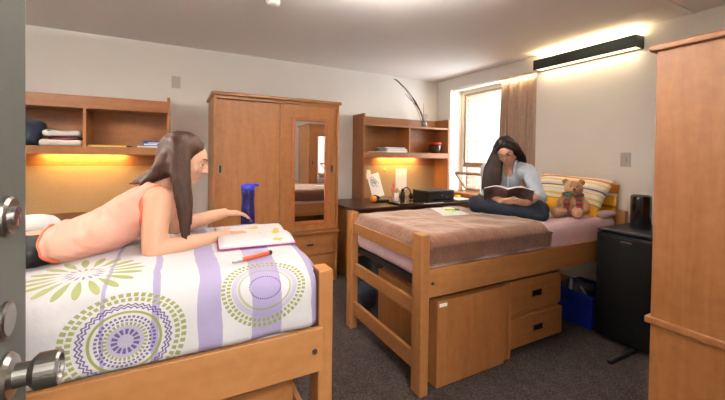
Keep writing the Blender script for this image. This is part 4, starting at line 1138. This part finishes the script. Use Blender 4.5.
# ---- woman sitting cross-legged, reading
def reader():
    g = thing('person', 'woman in a pale blue shirt sitting cross-legged on the bed reading an open book', 'person', (2.33, 1.93, .85))
    s = .93
    f = V((-.76, -.65, 0)); r = V((.65, -.76, 0))               # facing, image right
    HC = V((2.265, 1.888, 1.338)); HF = V((-.66, -.42, -.52)); HU = V((0, 0, 1)) + V((-.884, .468, 0)) * .25
    b = bm_()
    P, rot = head_lumps(b, HC, HF, HU, s)
    chain(b, [(2.345, 1.935, 1.215), (2.325, 1.925, 1.262), (2.300, 1.908, 1.315)], [.050, .044, .045])
    hip = V((2.425, 2.02, .93))
    ball(b, hip, (.145, .145, .085), 24)
    chain(b, [hip, (2.415, 2.01, 1.03), (2.385, 1.975, 1.13), (2.36, 1.95, 1.20)], [.108, .094, .098, .084])
    N = lambda p, k=.84: V(p) - r.normalized() * ((V(p) - V((2.31, 1.91, 0))).dot(r.normalized()) * (1 - k))
    shR, shL = V((2.235, 2.075, 1.185)), V((2.475, 1.815, 1.185))   # her right is image left
    shR, shL = N(shR), N(shL)
    for q in (shR, shL): cap(b, (2.355, 1.945, 1.215), q, .058, .046)
    elR, elL = V((2.155, 2.015, 1.005)), V((2.470, 1.690, 1.005))
    wrR, wrL = V((2.155, 1.845, .968)), V((2.285, 1.700, .962))
    elR, elL, wrR, wrL = N(elR, .82), N(elL, .82), N(wrR, .9), N(wrL, .9)
    chain(b, [shR, shR.lerp(elR, .5), elR], [.045, .042, .038]); chain(b, [elR, elR.lerp(wrR, .4), wrR], [.039, .037, .025])
    chain(b, [shL, shL.lerp(elL, .5), elL], [.045, .042, .038]); chain(b, [elL, elL.lerp(wrL, .4), wrL], [.039, .037, .026])
    hand_lumps(b, wrL, (-.86, .28, .12), (-.45, -.72, -.55), -1, .55, .92, .10, (.5, .8, .1))
    hand_lumps(b, wrR, (.05, -1, .06), (-.75, -.2, -.6), 1, .6, .92, .10)
    knR, knL = V((2.045, 2.035, .925)), V((2.400, 1.640, .912))
    anR, anL = V((2.305, 1.665, .885)), V((2.17, 1.90, .885))
    knR, knL, anR, anL = N(knR), N(knL), N(anR), N(anL)
    hR, hL = hip + V((-.07, .06, -.01)), hip + V((.03, -.09, -.01))
    for h_, k_, a_ in ((hR, knR, anR), (hL, knL, anL)):
        chain(b, [h_, h_.lerp(k_, .5), k_], [.085, .074, .056]); chain(b, [k_, k_.lerp(a_, .4), a_], [.054, .052, .034])
    cap(b, anR, anR + V((.10, -.05, -.012)), .034, .026); cap(b, anL, anL + V((-.03, .10, -.005)), .034, .026)
    flesh('body', b, M['skin2'], g, .0055, 4, head_sculpt(HC, HF, HU, s))
    face_parts(P, rot, g, s)
    # shirt
    c = bm_()
    ball(c, hip + V((0, 0, .02)), (.140, .140, .085), 24)
    chain(c, [hip + V((0, 0, .04)), (2.415, 2.01, 1.04), (2.388, 1.978, 1.13), (2.362, 1.952, 1.195)], [.122, .110, .114, .096])
    for q in (shR, shL): cap(c, V((2.36, 1.95, 1.206)), q, .070, .062)
    for a_, e_ in ((shR, elR), (shL, elL)): chain(c, [a_, a_.lerp(e_, .5), e_.lerp(a_, -.05)], [.060, .054, .050])
    chain(c, [hip + V((.10, -.12, .0)), hip + V((.06, -.16, -.045))], [.07, .05])     # tail of the shirt on the bed
    ball(c, elL + V((-.015, .005, -.005)), .048, 16); ball(c, elR + V((0, -.02, -.005)), .048, 16)
    def wr(p, n):
        # V neck opening: pull the cloth back from the throat
        q = p + n * (noise.noise(V((p.x * 12, p.y * 12, p.z * 9))) * .009 + noise.noise(V((p.x * 30, p.y * 30, p.z * 22))) * .004)
        d = p - V((2.36, 1.95, 1.215)); lat = abs(d.dot(r.normalized())); up = p.z - 1.14
        front = d.dot(f.normalized())
        if front > .02 and up > 0 and lat < .025 + up * .42: q -= n * .032
        return q
    sh = flesh('shirt', c, M['shirt'], g, .0065, 3, wr)
    fn = f.normalized(); rn = r.normalized(); base = V((2.36, 1.95, 0))
    for k in (-1, 1):
        cl_ = bm_()
        pts = [base + fn * .030 + rn * (k * .062) + V((0, 0, 1.268)), base + fn * .085 + rn * (k * .050) + V((0, 0, 1.235)), base + fn * .118 + rn * (k * .048) + V((0, 0, 1.185))]
        chain(cl_, pts, [.014, .016, .007], 10); obj('collar', cl_, M['shirt'], sh, smooth=True)
    pl = bm_(); chain(pl, [base + fn * .122 + V((0, 0, 1.15)), base + fn * .128 + V((.0, 0, 1.08)), base + fn * .115 + V((.02, .02, 1.0))], [.006, .007, .007], 8)
    obj('button_placket', pl, M['shirt'], sh, smooth=True)
    for e_, w_ in ((elL, wrL), (elR, wrR)):
        cf = bm_(); tt = (w_ - e_).normalized(); cyl(cf, e_ + tt * .025, e_ + tt * .062,   .045, .042, 20); obj('rolled_cuff', cf, M['shirt'], sh, bevel=.006)
    # jeans
    j = bm_()
    ball(j, hip + V((0, 0, -.01)), (.150, .150, .082), 24)
    for h_, k_, a_ in ((hR, knR, anR), (hL, knL, anL)):
        chain(j, [h_, h_.lerp(k_, .5), k_], [.092, .082, .066]); chain(j, [k_, k_.lerp(a_, .4), a_.lerp(k_, -.22)], [.060, .056, .043])
    flesh('jeans', j, M['jeans'], g, .0065, 3, lambda p, n: p + n * (noise.noise(p * 20) * .006 + noise.noise(p * 45) * .002))
    for a_, v_ in ((anR, V((.10, -.05, -.012))), (anL, V((-.03, .10, -.005)))):
        k = bm_(); cap(k, a_, a_ + v_, .037, .030); cap(k, a_ + v_ * .4, a_ + v_ * 1.15, .033, .024); obj('sock', k, M['sock'], g, smooth=True)
    # long dark hair with a centre parting
    h = bm_()
    ball(h, P(0, -.026, .037), (.084 * s, .096 * s, .089 * s), 24, rot)
    for k in (-1, 1):
        chain(h, [P(k * .014, .044, .090), P(k * .048, .044, .062), P(k * .068, .022, .020), P(k * .074, .0, -.05)], [.016, .017, .018, .022], 12)
        chain(h, [P(k * .02, .01, .104), P(k * .062, .0, .055), P(k * .076, -.02, -.03)], [.022, .030, .034], 12)
    # her right lock (towards the window) hangs in front to the book
    a0 = P(.062, -.008, .0)
    for i, (e, rr) in enumerate((((2.135, 1.945, 1.035), .022), ((2.160, 1.920, 1.025), .022), ((2.185, 1.900, 1.03), .020), ((2.115, 1.975, 1.05), .022), ((2.200, 1.935, 1.04), .022))):
        e = V(e); o = V((-.020 + .02 * (i % 3), .02 - .018 * (i % 3), 0)); m = a0.lerp(e, .45) + V((-.012, .006, 0)) + o * .5
        chain(h, [a0 + o * .6 + V((0, 0, .03)), m, m.lerp(e, .5), e], [.030, .032, .030, rr * .6], 12)
    # the other side goes behind her shoulder
    b0 = P(-.058, -.03, .0)
    for e in ((2.50, 1.905, 1.14), (2.47, 1.94, 1.10), (2.52, 1.87, 1.16), (2.44, 1.99, 1.10)):
        e = N(e, .86); m = b0.lerp(e, .5) + V((.02, .0, .025)); chain(h, [b0 + V((0, 0, .02)), m, e], [.034, .032, .012], 12)
    chain(h, [P(0, -.09, .02), (2.40, 1.985, 1.25), (2.455, 2.02, 1.12)], [.060, .055, .03])
    flesh('hair', h, M['hair2'], g, .006, 9, lambda p, n: p + n * (.0012 * math.sin(p.x * 420 + p.y * 440 + 6 * noise.noise(p * 8)) + .003 * noise.noise(V((p.x * 30, p.y * 30, p.z * 5)))))
    return g
reader()

# ---- the open book she holds
def open_book():
    t = thing('book', 'open book with dark covers held by the seated reader', 'book', (2.19, 1.775, .975))
    f = V((-.76, -.65, 0)).normalized(); r = V((.65, -.76, 0)).normalized(); z = V((0, 0, 1))
    a = math.radians(36); tdir = f * math.cos(a) + z * math.sin(a); nrm = -f * math.sin(a) + z * math.cos(a)
    o = V((2.165, 1.785, 1.000))
    mtx = Matrix.Translation(o) @ Matrix((r, tdir, nrm)).transposed().to_4x4()      # local x: image right, y: towards top edge, z: page side
    hb, w = .105, .168
    def wing(k, z0, z1, wd, hh, curve):
        b = bm_(); n = 12; rings = []
        for i in range(n + 1):
            u = i / n; x = k * wd * u; zc = .026 * math.sin(PI * min(1, u / .62) / 2 if u < .62 else PI / 2) - .050 * max(0, u - .35) ** 1.5 * curve
            rings.append([(x, -hh, zc * 1.0 + z0), (x, hh, zc + z0), (x, hh, zc + z1 * (1 - .4 * u)), (x, -hh, zc + z1 * (1 - .4 * u))])
        return xform(loft(b, rings), mtx)
    for k in (-1, 1):
        obj('page_block', wing(k, .0022, .016, w - .005, hb - .004, 1), M['paper'], t, smooth=False)
        obj('cover', wing(k, -.0025, .002, w, hb, 1), M['printed'], t)
    obj('spine', xform(box(bm_(), (-.006, -hb, -.005), (.006, hb, .0)), mtx), M['printed'], t)
open_book()

# ------------------------------------------------------------------ teddy bear
def bear():
    t = thing('teddy_bear', 'brown teddy bear in a red and green striped scarf sitting against the pillow', 'toy', (2.77, 1.65, .85))
    f = V((-.82, -.57, 0)); r = V((.57, -.82, 0)); z = V((0, 0, 1)); o = V((2.775, 1.672, .838))
    K = .98
    P = lambda a, b, c: o + (r * a + f * b + z * c) * K
    rot = Matrix((r, f, z)).transposed()
    b = bm_(); el = lambda p, rr: ball(b, P(*p), tuple(x * K for x in rr), 24, rot)
    el((0, 0, .075), (.078, .068, .080)); el((0, -.005, .125), (.062, .055, .060))
    el((.004, .012, .222), (.068, .060, .060)); el((.004, .058, .212), (.030, .028, .026)); el((.004, .035, .200), (.045, .040, .030))
    for k in (-1, 1):
        el((k * .056 + .004, -.005, .272), (.026, .014, .026))
        chain(b, [P(k * .055, .01, .145), P(k * .085, .035, .10), P(k * .088, .065, .055)], [.030, .030, .027])
    chain(b, [P(-.045, .03, .040), P(-.085, .10, .036), P(-.125, .165, .036)], [.040, .036, .034]); el((-.130, .175, .045), (.032, .026, .040))
    chain(b, [P(.035, .04, .040), P(.030, .11, .038), P(.026, .150, .038)], [.040, .038, .036]); el((.026, .160, .046), (.036, .028, .042))
    flesh('body', b, M['bear'], t, .006, 3, lambda p, n: p + n * (noise.noise(p * 60) * .0035 + noise.noise(p * 140) * .002))
    for k in (-1, 1): obj('eye', ball(bm_(), P(k * .022 + .004, .062, .240), .0065, 12), M['gloss'], t, smooth=True)
    obj('nose', ball(bm_(), P(.004, .087, .220), (.011, .008, .008), 12, rot), mat('bear_nose', rgb(60, 40, 34), .5), t, smooth=True)
    mp = bm_(); tube(mp, [P(.004, .084, .212), P(.004, .082, .203), P(-.008, .077, .198)], .0016, 6); obj('mouth', mp, M['brow'], t)
    sc = stripes_mat('scarf_stripes', 2, [(.016, rgb(176, 26, 40)), (.032, rgb(24, 96, 66))], .032, .9, .2)
    s1 = bm_()
    tube(s1, [P(.062 * math.cos(a), .056 * math.sin(a) + .004, .172 + .006 * math.sin(a)) for a in [2 * PI * i / 24 for i in range(25)]], .0165)
    sc0 = stripes_mat('scarf_neck_stripes', 0, [(.014, rgb(176, 26, 40)), (.028, rgb(24, 96, 66))], .028, .9, .2)
    sf = obj('scarf', s1, sc0, t, smooth=True)
    for xs, ye, zz in ((-.045, .085, .03), (.040, .082, .050)):
        e = bm_(); pts = [P(xs * .6, .055, .170), P(xs * .9, .078, .135), P(xs, .084, .09), P(xs * 1.1, ye + .008, zz)]
        rings = []
        for p in pts: rings.append([p + r * (-.02) - f * .004, p + r * .02 - f * .004, p + r * .02 + f * .005, p - r * .02 + f * .005])
        obj('scarf_end', loft(e, rings), sc, sf, bevel=.003)
bear()

# ------------------------------------------------------------------ light, sky, camera
def area(nm, loc, rot, sx, sy, e, col, spread=180):
    L = bpy.data.lights.new(nm, 'AREA'); L.shape = 'RECTANGLE'; L.size = sx; L.size_y = sy; L.energy = e; L.color = col; L.spread = math.radians(spread)
    o = bpy.data.objects.new(nm, L); C.objects.link(o); o.location = loc; o.rotation_euler = rot; return o
# tubes inside the two wall lights
for x, up, dn in ((XR - .06, 1.1, .5), (XL + .06, 100, 3.5)):
    area('wall_light_up_tube', (x, 1.872, 2.268), (PI, 0, 0), .08, .86, up, (1, .78, .48) if x > 0 else (1, .955, .90))
    area('wall_light_down_tube', (x, 1.872, 2.16), (0, 0, 0), .08, .86, dn, (1, .8, .52) if x > 0 else (1, .955, .90))
area('fill_pendant_light', (.95, 1.45, 2.2), (PI, 0, 0), .24, .24, 40, (1, .94, .86))  # added fill, thrown up at the ceiling from the invented bowl
area('hall_fill', (.3, -.9, CZ - .1), (0, 0, 0), .5, .5, 42, (1, .96, .91))  # added fill from behind the camera; no fixture hangs in the hall
area('recess_fill', (XR + .035, 3.0, OZ1 - .015), (0, 0, 0), .025, 1.2, 1.6, (1, .80, .5))  # added warm light for the recess glow, under the invented strip
area('daylight', (XR + .9, 3.0, 1.6), (0, math.radians(90), 0), 1.4, 1.3, 26, (.95, .98, 1))
w = bpy.data.worlds.new('sky'); SC.world = w; w.use_nodes = True
bg = w.node_tree.nodes['Background']; bg.inputs[0].default_value = (.93, .97, 1, 1); bg.inputs[1].default_value = 1.0

cam = bpy.data.cameras.new('camera'); co = bpy.data.objects.new('camera', cam); C.objects.link(co)
yaw, pitch, roll = math.radians(27.907), math.radians(-.87), math.radians(.772)
f = V((math.sin(yaw) * math.cos(pitch), math.cos(yaw) * math.cos(pitch), math.sin(pitch)))
r = V((math.cos(yaw), -math.sin(yaw), 0)); u = r.cross(f)
r2 = r * math.cos(roll) + u * math.sin(roll); u2 = u * math.cos(roll) - r * math.sin(roll)
co.matrix_world = Matrix(((r2.x, u2.x, -f.x, 0), (r2.y, u2.y, -f.y, 0), (r2.z, u2.z, -f.z, 1.29), (0, 0, 0, 1)))
cam.sensor_width = 36; cam.lens = 350.87 / 725 * 36; cam.shift_y = -38.85 / 725; cam.clip_start = .02
SC.camera = co
SC.view_settings.view_transform = 'Standard'; SC.view_settings.look = 'None'; SC.view_settings.gamma = 1; SC.view_settings.exposure = 1.45
SC.view_settings.use_curve_mapping = False
SC.cycles.use_denoising = True
